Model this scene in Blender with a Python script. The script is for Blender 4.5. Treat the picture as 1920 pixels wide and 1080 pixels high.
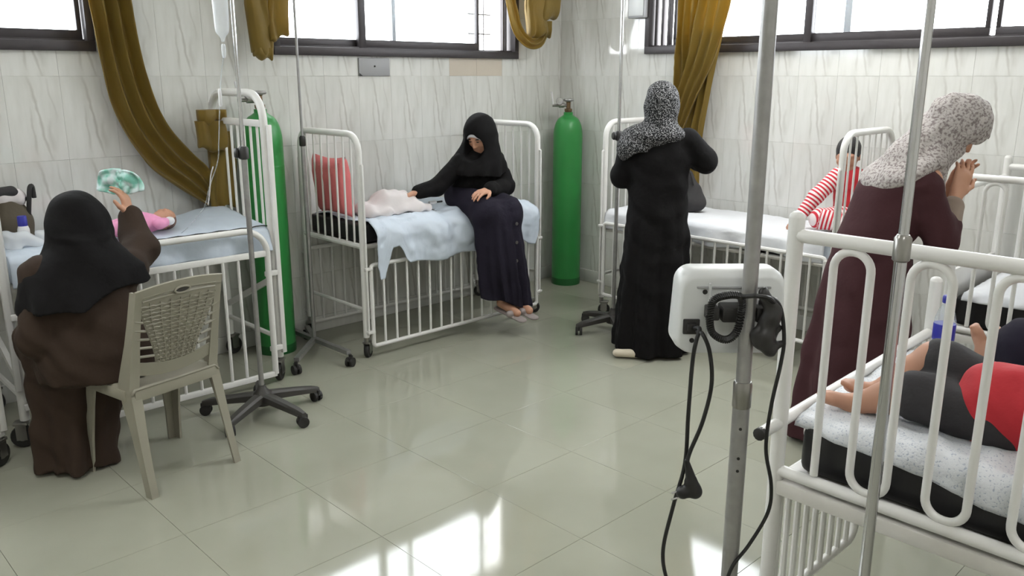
import bpy, bmesh, math, random
import numpy as np
from mathutils import Vector, Matrix, noise

# ------------------------------------------------------------------ camera, world, lights, exposure
for o in list(bpy.data.objects): bpy.data.objects.remove(o, do_unlink=True)
SC = bpy.context.scene
COL = SC.collection
PI = math.pi
FPX, PITCH, EYE, AZ = 1574.0, math.atan(399/1574.0), 1.65, math.radians(46.1)
_fh = Vector((math.cos(AZ), math.sin(AZ), 0)); _rt = Vector((math.sin(AZ), -math.cos(AZ), 0)); _up = Vector((0, 0, 1))
_F = _fh*math.cos(PITCH) - _up*math.sin(PITCH); _U = _fh*math.sin(PITCH) + _up*math.cos(PITCH)
cam = bpy.data.objects.new('camera', bpy.data.cameras.new('camera')); COL.objects.link(cam)
cam.matrix_world = Matrix(((_rt.x, _U.x, -_F.x, 0), (_rt.y, _U.y, -_F.y, 0), (_rt.z, _U.z, -_F.z, EYE), (0, 0, 0, 1)))
cam.data.sensor_width = 36; cam.data.lens = FPX/1920*36; cam.data.clip_start = 0.02; cam.data.clip_end = 200
SC.camera = cam
W = bpy.data.worlds.new('world'); SC.world = W; W.use_nodes = True
bg = W.node_tree.nodes['Background']; bg.inputs[0].default_value = (0.96, 0.98, 1.0, 1); bg.inputs[1].default_value = 11.0
SC.view_settings.view_transform = 'Standard'; SC.view_settings.look = 'None'
SC.view_settings.exposure = 0.22; SC.view_settings.gamma = 1.0; SC.view_settings.use_curve_mapping = False
CEIL = 3.0
LAMPS = [(0.3, 2.6), (4.1, 2.3), (2.6, -0.5), (0.0, -0.5)]     # ceiling luminaires (x, y)
LAMP_W = (20.0, 32.0, 18.0, 16.0)
for (x, y), lw_ in zip(LAMPS, LAMP_W):
    l = bpy.data.lights.new('ceiling_lamp_light', 'AREA'); l.shape = 'RECTANGLE'; l.size = 1.2; l.size_y = 0.5
    l.energy = lw_; l.color = (1.0, 0.995, 0.97)
    lo = bpy.data.objects.new('ceiling_lamp_light', l); COL.objects.link(lo); lo.location = (x, y, CEIL-0.10)

# ------------------------------------------------------------------ helpers
def tag(o, label=None, cat=None, group=None, kind=None):
    if label: o['label'] = label
    if cat: o['category'] = cat
    if group: o['group'] = group
    if kind: o['kind'] = kind
    return o
def thing(name, label, cat, loc=(0, 0, 0), rz=0.0, group=None):
    o = bpy.data.objects.new(name, None); COL.objects.link(o); o.empty_display_size = 0.1
    o.location = loc; o.rotation_euler = (0, 0, rz)
    return tag(o, label, cat, group)
def link(name, me, mat=None, parent=None, smooth=True):
    if mat is not None and not me.materials: me.materials.append(mat)
    if smooth and len(me.polygons): me.polygons.foreach_set('use_smooth', [True]*len(me.polygons))
    o = bpy.data.objects.new(name, me); COL.objects.link(o)
    if parent is not None: o.parent = parent
    return o
def fillet(pts, r, seg=6, closed=False):
    pts = [Vector(p) for p in pts]; n = len(pts); out = []
    for i, p in enumerate(pts):
        if not closed and i in (0, n-1): out.append(p); continue
        a = pts[i-1]; b = pts[(i+1) % n]
        u = (a-p); v = (b-p); lu, lv = u.length, v.length; u /= lu; v /= lv
        ang = u.angle(v)
        if abs(ang-PI) < 0.02: out.append(p); continue
        d = min(r/math.tan(ang/2), lu*0.5, lv*0.5); rr = d*math.tan(ang/2)
        c = p + (u+v).normalized()*(rr/math.sin(ang/2))
        s = p+u*d - c; e = p+v*d - c
        for k in range(seg+1):
            t = k/seg; w = s.lerp(e, t)
            if w.length < 1e-9: continue
            th = s.angle(e); 
            q = (s*math.sin((1-t)*th) + e*math.sin(t*th))/max(math.sin(th), 1e-6)
            out.append(c+q)
    return out
def catmull(pts, seg=6):
    pts = [Vector(p) for p in pts]; P = [2*pts[0]-pts[1]]+pts+[2*pts[-1]-pts[-2]]; out = []
    for i in range(1, len(P)-2):
        p0, p1, p2, p3 = P[i-1:i+3]
        for k in range(seg):
            t = k/seg
            out.append(0.5*((2*p1)+(p2-p0)*t+(2*p0-5*p1+4*p2-p3)*t*t+(3*p1-p0-3*p2+p3)*t**3))
    out.append(pts[-1]); return out
class MB:
    """collects shapes that become one mesh"""
    def __init__(s): s.v = []; s.f = []
    def add(s, vs, fs):
        b = len(s.v); s.v += [tuple(v) for v in vs]; s.f += [tuple(b+i for i in f) for f in fs]; return s
    def box(s, c, d, rz=0, M=None, ch=0.0):
        c = Vector(c); hx, hy, hz = d[0]/2, d[1]/2, d[2]/2
        M3 = (Matrix.Rotation(rz, 3, 'Z') if M is None else M)
        if ch <= 0:
            vs = [M3 @ Vector((x, y, z)) + c for x in (-hx, hx) for y in (-hy, hy) for z in (-hz, hz)]
            return s.add(vs, [(0, 1, 3, 2), (4, 6, 7, 5), (0, 4, 5, 1), (2, 3, 7, 6), (0, 2, 6, 4), (1, 5, 7, 3)])
        bm = bmesh.new(); bmesh.ops.create_cube(bm, size=1)
        for v in bm.verts: v.co = Vector((v.co.x*d[0], v.co.y*d[1], v.co.z*d[2]))
        bmesh.ops.bevel(bm, geom=bm.edges[:]+bm.verts[:], offset=ch, segments=2, affect='EDGES', profile=0.5)
        bm.verts.index_update()
        s.add([M3 @ v.co + c for v in bm.verts], [[v.index for v in f.verts] for f in bm.faces]); bm.free(); return s
    def tube(s, path, r, n=8, closed=False, cap=True):
        path = [Vector(p) for p in path]
        q = [path[0]]
        for p in path[1:]:
            if (p-q[-1]).length > 1e-5: q.append(p)
        if closed and (q[0]-q[-1]).length < 1e-5: q.pop()
        path = q; m = len(path)
        rs = r if isinstance(r, (list, tuple)) else None
        vs = []; nrm = None
        for i, p in enumerate(path):
            if closed: t = path[(i+1) % m]-path[i-1]
            elif i == 0: t = path[1]-p
            elif i == m-1: t = p-path[i-1]
            else: t = (path[i+1]-p).normalized()+(p-path[i-1]).normalized()
            t.normalize()
            if nrm is None:
                a = Vector((0, 0, 1)) if abs(t.z) < 0.9 else Vector((1, 0, 0)); nrm = t.cross(a).normalized()
            nrm = (nrm - t*nrm.dot(t)).normalized(); b = t.cross(nrm)
            rr = rs[min(int(i*len(rs)/m), len(rs)-1)] if rs and len(rs) != m else (rs[i] if rs else r)
            for k in range(n):
                an = 2*PI*k/n; vs.append(p+(nrm*math.cos(an)+b*math.sin(an))*rr)
        fs = []
        for i in range(m if closed else m-1):
            j = (i+1) % m
            for k in range(n): fs.append((i*n+k, i*n+(k+1) % n, j*n+(k+1) % n, j*n+k))
        if cap and not closed: fs.append(tuple(range(n-1, -1, -1))); fs.append(tuple((m-1)*n+k for k in range(n)))
        return s.add(vs, fs)
    def lathe(s, prof, c=(0, 0, 0), n=24, axis='Z', M=None):
        c = Vector(c); vs = []; fs = []
        for (r, z) in prof:
            for k in range(n):
                a = 2*PI*k/n; p = Vector((r*math.cos(a), r*math.sin(a), z))
                if axis == 'X': p = Vector((p.z, p.x, p.y))
                elif axis == 'Y': p = Vector((p.y, p.z, p.x))
                if M is not None: p = M @ p
                vs.append(p+c)
        for i in range(len(prof)-1):
            for k in range(n): fs.append((i*n+k, i*n+(k+1) % n, (i+1)*n+(k+1) % n, (i+1)*n+k))
        fs.append(tuple(range(n-1, -1, -1))); fs.append(tuple((len(prof)-1)*n+k for k in range(n)))
        return s.add(vs, fs)
    def loft(s, rings, closed=True, cap=True):
        n = len(rings[0]); vs = [p for r in rings for p in r]; fs = []
        for i in range(len(rings)-1):
            for k in range(n if closed else n-1): fs.append((i*n+k, i*n+(k+1) % n, (i+1)*n+(k+1) % n, (i+1)*n+k))
        if cap and closed: fs.append(tuple(range(n-1, -1, -1))); fs.append(tuple((len(rings)-1)*n+k for k in range(n)))
        return s.add(vs, fs)
    def prism(s, poly, a, b):
        """poly: list of 3D points (planar), extruded from offset a to offset b (vectors)"""
        a = Vector(a); b = Vector(b); n = len(poly)
        vs = [Vector(p)+a for p in poly]+[Vector(p)+b for p in poly]
        return s.add(vs, [tuple(range(n-1, -1, -1)), tuple(range(n, 2*n))]+[(k, (k+1) % n, n+(k+1) % n, n+k) for k in range(n)])
    def mesh(s, name):
        me = bpy.data.meshes.new(name); me.from_pydata(s.v, [], s.f); me.validate()
        bm = bmesh.new(); bm.from_mesh(me); bmesh.ops.recalc_face_normals(bm, faces=bm.faces); bm.to_mesh(me); bm.free()
        return me
    def build(s, name, mat, parent=None, smooth=None, angle=40):
        me = s.mesh(name); o = link(name, me, mat, parent, smooth=True)
        if smooth is None or smooth is True: me.set_sharp_from_angle(angle=math.radians(angle))
        return o
def sheet(fn, nu, nv, name, mat, parent=None, thick=0.004):
    """a thin cloth from fn(u, v) -> point, with real thickness"""
    mb = MB(); vs = [fn(i/(nu-1), j/(nv-1)) for j in range(nv) for i in range(nu)]
    fs = [(j*nu+i, j*nu+i+1, (j+1)*nu+i+1, (j+1)*nu+i) for j in range(nv-1) for i in range(nu-1)]
    me = bpy.data.meshes.new(name); me.from_pydata([tuple(v) for v in vs], [], fs)
    o = link(name, me, mat, parent)
    m = o.modifiers.new('thickness', 'SOLIDIFY'); m.thickness = thick; m.offset = 0
    return o
def fbm(x, y, z=0.0, o=3): return noise.fractal(Vector((x, y, z)), 1.0, 2.0, o)
def sstep(a, b, x):
    t = min(1, max(0, (x-a)/(b-a))); return t*t*(3-2*t)

# ---- signed-distance modelling: numpy fields turned into one continuous mesh (surface nets)
class Field:
    def __init__(s, lo, hi, h):
        s.h = h; s.lo = np.array(lo, float); s.n = np.ceil((np.array(hi, float)-s.lo)/h).astype(int)+1
        s.ax = [s.lo[i]+h*np.arange(s.n[i]) for i in range(3)]
        s.V = np.full(tuple(s.n), 0.2, np.float32)
    def _sl(s, lo, hi):
        a = np.clip(np.floor((np.array(lo)-s.lo)/s.h).astype(int), 0, s.n-1); b = np.clip(np.ceil((np.array(hi)-s.lo)/s.h).astype(int)+1, 1, s.n)
        return tuple(slice(a[i], max(b[i], a[i]+1)) for i in range(3))
    def _xyz(s, sl):
        return (s.ax[0][sl[0]][:, None, None].astype(np.float32), s.ax[1][sl[1]][None, :, None].astype(np.float32), s.ax[2][sl[2]][None, None, :].astype(np.float32))
    def _put(s, sl, d, k, sub=False):
        A = s.V[sl]
        if sub:
            if k > 0:
                hh = np.clip(0.5-0.5*(A+d)/k, 0, 1); s.V[sl] = A*(1-hh)-d*hh+k*hh*(1-hh)
            else: s.V[sl] = np.maximum(A, -d)
        elif k > 0:
            hh = np.clip(0.5+0.5*(A-d)/k, 0, 1); s.V[sl] = A*(1-hh)+d*hh-k*hh*(1-hh)
        else: s.V[sl] = np.minimum(A, d)
    def cone(s, a, b, ra, rb, k=0.02, sub=False, flat=None):
        """limb from a to b tapering ra -> rb; flat=(dir, scale) squashes it along dir"""
        a = np.array(a, float); b = np.array(b, float); m = max(ra, rb)+k+0.03
        sl = s._sl(np.minimum(a, b)-m, np.maximum(a, b)+m); x, y, z = s._xyz(sl)
        ba = b-a; L = max(float(ba@ba), 1e-9)
        px, py, pz = x-a[0], y-a[1], z-a[2]
        t = np.clip((px*ba[0]+py*ba[1]+pz*ba[2])/L, 0, 1)
        qx, qy, qz = px-t*ba[0], py-t*ba[1], pz-t*ba[2]
        r = ra+(rb-ra)*t
        if flat is not None:
            w = np.array(flat[0], float); w /= np.linalg.norm(w); e = qx*w[0]+qy*w[1]+qz*w[2]
            d = np.sqrt(np.maximum(qx*qx+qy*qy+qz*qz-e*e, 0)+(e/flat[1])**2)-r
            d = d*min(1, flat[1])
        else: d = np.sqrt(qx*qx+qy*qy+qz*qz)-r
        s._put(sl, d.astype(np.float32), k, sub); return s
    def ell(s, c, r, R=None, k=0.02, sub=False):
        c = np.array(c, float); r = np.array(r, float); m = float(r.max())+k+0.03
        sl = s._sl(c-m, c+m); x, y, z = s._xyz(sl); x, y, z = x-c[0], y-c[1], z-c[2]
        if R is not None:
            R = np.array(R); x, y, z = (R[0, 0]*x+R[1, 0]*y+R[2, 0]*z, R[0, 1]*x+R[1, 1]*y+R[2, 1]*z, R[0, 2]*x+R[1, 2]*y+R[2, 2]*z)
        k0 = np.sqrt((x/r[0])**2+(y/r[1])**2+(z/r[2])**2); k1 = np.sqrt((x/r[0]**2)**2+(y/r[1]**2)**2+(z/r[2]**2)**2)
        d = k0*(k0-1)/np.maximum(k1, 1e-6); s._put(sl, d.astype(np.float32), k, sub); return s
    def stack(s, secs, k=0.03, folds=None, cut=True):
        """vertical garment from sections (z, cx, cy, rx, ry); folds(theta, z) -> radial offset"""
        S = np.array(sorted(secs), float); z0, z1 = S[0, 0], S[-1, 0]
        m = S[:, 3:].max()+k+0.04; lo = (S[:, 1].min()-m, S[:, 2].min()-m, z0-0.04); hi = (S[:, 1].max()+m, S[:, 2].max()+m, z1+0.06)
        sl = s._sl(lo, hi); x, y, z = s._xyz(sl)
        f = [np.interp(z, S[:, 0], S[:, i]) for i in range(1, 5)]
        dx, dy = x-f[0], y-f[1]
        q = np.sqrt((dx/f[2])**2+(dy/f[3])**2); d = (q-1)*np.minimum(f[2], f[3])
        if folds is not None: d = d-folds(np.arctan2(dy, dx), z)
        d = np.maximum(d, z0-z); d = np.maximum(d, z-z1); s._put(sl, d.astype(np.float32), k); return s
    def warp(s, fn):
        x, y, z = s._xyz((slice(None),)*3); s.V += fn(x, y, z).astype(np.float32); return s
    def below(s, z0): x, y, z = s._xyz((slice(None),)*3); s.V = np.maximum(s.V, (z0-z).astype(np.float32)); return s
    def mesh(s, name, it=1):
        V = s.V; V[0], V[-1] = 0.2, 0.2; V[:, 0], V[:, -1] = 0.2, 0.2; V[:, :, 0], V[:, :, -1] = 0.2, 0.2
        ins = V < 0; n = s.n
        c = np.zeros(tuple(n-1), np.uint8)
        for dx in (0, 1):
            for dy in (0, 1):
                for dz in (0, 1): c += ins[dx:n[0]-1+dx, dy:n[1]-1+dy, dz:n[2]-1+dz]
        act = np.argwhere((c > 0) & (c < 8)); idx = -np.ones(tuple(n-1), np.int64); idx[tuple(act.T)] = np.arange(len(act))
        acc = np.zeros((len(act), 3)); cnt = np.zeros(len(act))
        cor = [(i, j, k) for i in (0, 1) for j in (0, 1) for k in (0, 1)]
        for A in cor:
            for ax in range(3):
                if A[ax]: continue
                B = list(A); B[ax] = 1
                va = V[act[:, 0]+A[0], act[:, 1]+A[1], act[:, 2]+A[2]]; vb = V[act[:, 0]+B[0], act[:, 1]+B[1], act[:, 2]+B[2]]
                m = (va < 0) != (vb < 0); t = np.where(m, va/np.where(m, va-vb, 1), 0)
                p = np.array(A, float)[None, :].repeat(len(act), 0); p[:, ax] += t
                acc[m] += p[m]; cnt[m] += 1
        vs = s.lo+(act+acc/cnt[:, None])*s.h
        quads = []
        for ax in range(3):
            b, cc = [(1, 2), (2, 0), (0, 1)][ax]
            sa = [slice(None)]*3; sb = [slice(None)]*3; sa[ax] = slice(0, -1); sb[ax] = slice(1, None)
            fl = ins[tuple(sa)] != ins[tuple(sb)]; e = np.argwhere(fl)
            e = e[(e[:, b] > 0) & (e[:, cc] > 0) & (e[:, b] < n[b]-1) & (e[:, cc] < n[cc]-1)]
            if not len(e): continue
            o1 = e.copy(); o1[:, b] -= 1; o2 = o1.copy(); o2[:, cc] -= 1; o3 = e.copy(); o3[:, cc] -= 1
            q = np.stack([idx[tuple(v.T)] for v in (e, o1, o2, o3)], 1)
            fw = ins[tuple(e.T)]; q[~fw] = q[~fw][:, ::-1]; quads.append(q)
        Q = np.concatenate(quads); Q = Q[(Q >= 0).all(1)]
        for _ in range(it):
            a2 = np.zeros_like(vs); c2 = np.zeros(len(vs))
            for i in range(4):
                np.add.at(a2, Q[:, i], vs[Q[:, (i+1) % 4]]); np.add.at(c2, Q[:, i], 1)
                np.add.at(a2, Q[:, i], vs[Q[:, (i-1) % 4]]); np.add.at(c2, Q[:, i], 1)
            vs = vs*0.5+0.5*a2/np.maximum(c2, 1)[:, None]
        me = bpy.data.meshes.new(name); me.vertices.add(len(vs)); me.vertices.foreach_set('co', vs.astype(np.float32).ravel())
        me.loops.add(len(Q)*4); me.loops.foreach_set('vertex_index', Q.astype(np.int32).ravel())
        me.polygons.add(len(Q)); me.polygons.foreach_set('loop_start', np.arange(0, len(Q)*4, 4, dtype=np.int32))
        me.update(calc_edges=True); me.validate(); return me

# ------------------------------------------------------------------ materials
def lin(c): return tuple(((v/255)/12.92 if v/255 <= 0.04045 else ((v/255+0.055)/1.055)**2.4) for v in c)+(1,)
def mat(name, rgb, rough=0.5, metal=0.0, spec=0.5, var=0.0, vscale=8.0, bump=0.0, bscale=40.0, trans=0.0, sheen=0.0, stretch=None):
    m = bpy.data.materials.new(name); m.use_nodes = True; nt = m.node_tree; b = nt.nodes['Principled BSDF']
    c = lin(rgb); b.inputs['Base Color'].default_value = c; b.inputs['Roughness'].default_value = rough
    b.inputs['Metallic'].default_value = metal; b.inputs['Specular IOR Level'].default_value = spec
    if trans: b.inputs['Transmission Weight'].default_value = trans
    if sheen: b.inputs['Sheen Weight'].default_value = sheen
    tc = nt.nodes.new('ShaderNodeTexCoord'); src = tc.outputs['Object']
    if stretch:
        mp = nt.nodes.new('ShaderNodeMapping'); mp.inputs['Scale'].default_value = stretch; nt.links.new(src, mp.inputs[0]); src = mp.outputs[0]
    if var or True:
        nz = nt.nodes.new('ShaderNodeTexNoise'); nz.inputs['Scale'].default_value = vscale; nz.inputs['Detail'].default_value = 4
        nt.links.new(src, nz.inputs['Vector'])
        mx = nt.nodes.new('ShaderNodeMix'); mx.data_type = 'RGBA'
        v = max(var, 0.03)
        mx.inputs['A'].default_value = tuple(x*(1-v) for x in c[:3])+(1,); mx.inputs['B'].default_value = tuple(min(1, x*(1+v)) for x in c[:3])+(1,)
        nt.links.new(nz.outputs['Fac'], mx.inputs['Factor']); nt.links.new(mx.outputs['Result'], b.inputs['Base Color'])
    if bump:
        n2 = nt.nodes.new('ShaderNodeTexNoise'); n2.inputs['Scale'].default_value = bscale; n2.inputs['Detail'].default_value = 3; nt.links.new(src, n2.inputs['Vector'])
        bp = nt.nodes.new('ShaderNodeBump'); bp.inputs['Strength'].default_value = bump; bp.inputs['Distance'].default_value = 0.01
        nt.links.new(n2.outputs['Fac'], bp.inputs['Height']); nt.links.new(bp.outputs['Normal'], b.inputs['Normal'])
    return m
def ramp(nt, src, stops):
    r = nt.nodes.new('ShaderNodeValToRGB'); e = r.color_ramp.elements
    while len(e) < len(stops): e.new(0.5)
    for i, (p, c) in enumerate(stops): e[i].position = p; e[i].color = c if len(c) == 4 else tuple(c)+(1,)
    nt.links.new(src, r.inputs[0]); return r.outputs[0]
def tile_wall_mat():
    """glazed tile with the same printed veins on every tile (object coordinates start at each tile's corner)"""
    m = bpy.data.materials.new('veined_wall_tile'); m.use_nodes = True; nt = m.node_tree; b = nt.nodes['Principled BSDF']
    b.inputs['Roughness'].default_value = 0.07; b.inputs['Specular IOR Level'].default_value = 0.8
    N = nt.nodes.new; Lk = nt.links.new
    def math_(op, a, c=None):
        n = N('ShaderNodeMath'); n.operation = op
        for i, v in enumerate((a, c)):
            if v is None: continue
            if isinstance(v, (int, float)): n.inputs[i].default_value = v
            else: Lk(v, n.inputs[i])
        return n.outputs[0]
    tc = N('ShaderNodeTexCoord'); sp = N('ShaderNodeSeparateXYZ'); Lk(tc.outputs['Object'], sp.inputs[0]); x, z = sp.outputs[0], sp.outputs[2]
    tot = None
    for (x0, sl, amp, zc, zw, wd, st, sd) in [(0.150, -0.17, 0.035, 0.20, 0.24, 0.0085, 0.75, 1.0), (0.085, -0.05, 0.03, 0.15, 0.13, 0.0070, 0.50, 4.0), (0.215, -0.12, 0.03, 0.30, 0.12, 0.0060, 0.35, 7.0), (0.165, -0.03, 0.05, 0.13, 0.09, 0.014, 0.40, 12.0)]:
        nz = N('ShaderNodeTexNoise'); nz.noise_dimensions = '1D'; nz.inputs['Scale'].default_value = 5.0; nz.inputs['Detail'].default_value = 2
        Lk(math_('ADD', z, sd), nz.inputs['W'])
        c = math_('ADD', math_('MULTIPLY', z, sl), math_('MULTIPLY', math_('SUBTRACT', nz.outputs['Fac'], 0.5), amp))
        d = math_('ABSOLUTE', math_('SUBTRACT', math_('SUBTRACT', x, x0+0.03), c))
        n2 = N('ShaderNodeTexNoise'); n2.noise_dimensions = '1D'; n2.inputs['Scale'].default_value = 14.0; Lk(math_('ADD', z, sd+3.3), n2.inputs['W'])
        w = math_('MULTIPLY', math_('ADD', n2.outputs['Fac'], 0.15), wd*1.9)
        k = math_('MAXIMUM', math_('SUBTRACT', 1.0, math_('DIVIDE', d, w)), 0.0)
        fz = math_('MAXIMUM', math_('SUBTRACT', 1.0, math_('POWER', math_('DIVIDE', math_('ABSOLUTE', math_('SUBTRACT', z, zc)), zw), 3.0)), 0.0)
        v = math_('MULTIPLY', math_('MULTIPLY', k, fz), st); tot = v if tot is None else math_('MAXIMUM', tot, v)
    mp = N('ShaderNodeMapping'); mp.inputs['Scale'].default_value = (22.0, 22.0, 4.0); mp.inputs['Rotation'].default_value = (0, 0.12, 0); Lk(tc.outputs['Object'], mp.inputs[0])
    n3 = N('ShaderNodeTexNoise'); n3.inputs['Scale'].default_value = 1.0; n3.inputs['Detail'].default_value = 5; Lk(mp.outputs[0], n3.inputs['Vector'])
    base = ramp(nt, n3.outputs['Fac'], [(0.32, lin((205, 205, 200))), (0.62, lin((215, 215, 211)))])
    mx = N('ShaderNodeMix'); mx.data_type = 'RGBA'; mx.inputs['B'].default_value = lin((146, 141, 132))
    Lk(base, mx.inputs['A']); Lk(math_('MULTIPLY', tot, 0.68), mx.inputs['Factor']); Lk(mx.outputs['Result'], b.inputs['Base Color'])
    return m
def tile_floor_mat():
    m = bpy.data.materials.new('polished_floor_tile'); m.use_nodes = True; nt = m.node_tree; b = nt.nodes['Principled BSDF']
    b.inputs['Roughness'].default_value = 0.13; b.inputs['Specular IOR Level'].default_value = 0.5
    ge = nt.nodes.new('ShaderNodeNewGeometry')
    n = nt.nodes.new('ShaderNodeTexNoise'); n.inputs['Scale'].default_value = 2.2; n.inputs['Detail'].default_value = 6; nt.links.new(ge.outputs['Position'], n.inputs['Vector'])
    c = ramp(nt, n.outputs['Fac'], [(0.3, lin((150, 150, 136))), (0.7, lin((158, 158, 144)))])
    nt.links.new(c, b.inputs['Base Color'])
    n2 = nt.nodes.new('ShaderNodeTexNoise'); n2.inputs['Scale'].default_value = 6; n2.inputs['Detail'].default_value = 4; nt.links.new(ge.outputs['Position'], n2.inputs['Vector'])
    rr = nt.nodes.new('ShaderNodeMapRange'); rr.inputs[3].default_value = 0.04; rr.inputs[4].default_value = 0.09; nt.links.new(n2.outputs['Fac'], rr.inputs[0]); nt.links.new(rr.outputs[0], b.inputs['Roughness'])
    return m
def speckle_mat(name, c0, c1, scale, lo, hi, rough=0.9, bump=0.4):
    m = bpy.data.materials.new(name); m.use_nodes = True; nt = m.node_tree; b = nt.nodes['Principled BSDF']; b.inputs['Roughness'].default_value = rough; b.inputs['Specular IOR Level'].default_value = 0.15
    tc = nt.nodes.new('ShaderNodeTexCoord'); n = nt.nodes.new('ShaderNodeTexNoise'); n.inputs['Scale'].default_value = scale; n.inputs['Detail'].default_value = 2; nt.links.new(tc.outputs['Object'], n.inputs['Vector'])
    nt.links.new(ramp(nt, n.outputs['Fac'], [(lo, lin(c0)), (hi, lin(c1))]), b.inputs['Base Color'])
    bp = nt.nodes.new('ShaderNodeBump'); bp.inputs['Strength'].default_value = bump; bp.inputs['Distance'].default_value = 0.006; nt.links.new(n.outputs['Fac'], bp.inputs['Height']); nt.links.new(bp.outputs['Normal'], b.inputs['Normal'])
    return m
def clear_mat(name, tint, gloss=0.12, fac_t=1.0, rough=0.08):
    """thin clear plastic or glass: mostly see-through with a glossy coat"""
    m = bpy.data.materials.new(name); m.use_nodes = True; nt = m.node_tree; nt.nodes.clear()
    out = nt.nodes.new('ShaderNodeOutputMaterial'); t = nt.nodes.new('ShaderNodeBsdfTransparent'); t.inputs[0].default_value = tint
    d = nt.nodes.new('ShaderNodeBsdfPrincipled'); d.inputs['Base Color'].default_value = (0.85, 0.88, 0.9, 1); d.inputs['Roughness'].default_value = rough
    mx = nt.nodes.new('ShaderNodeMixShader'); mx.inputs[0].default_value = gloss
    nt.links.new(t.outputs[0], mx.inputs[1]); nt.links.new(d.outputs[0], mx.inputs[2]); nt.links.new(mx.outputs[0], out.inputs[0]); return m
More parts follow.
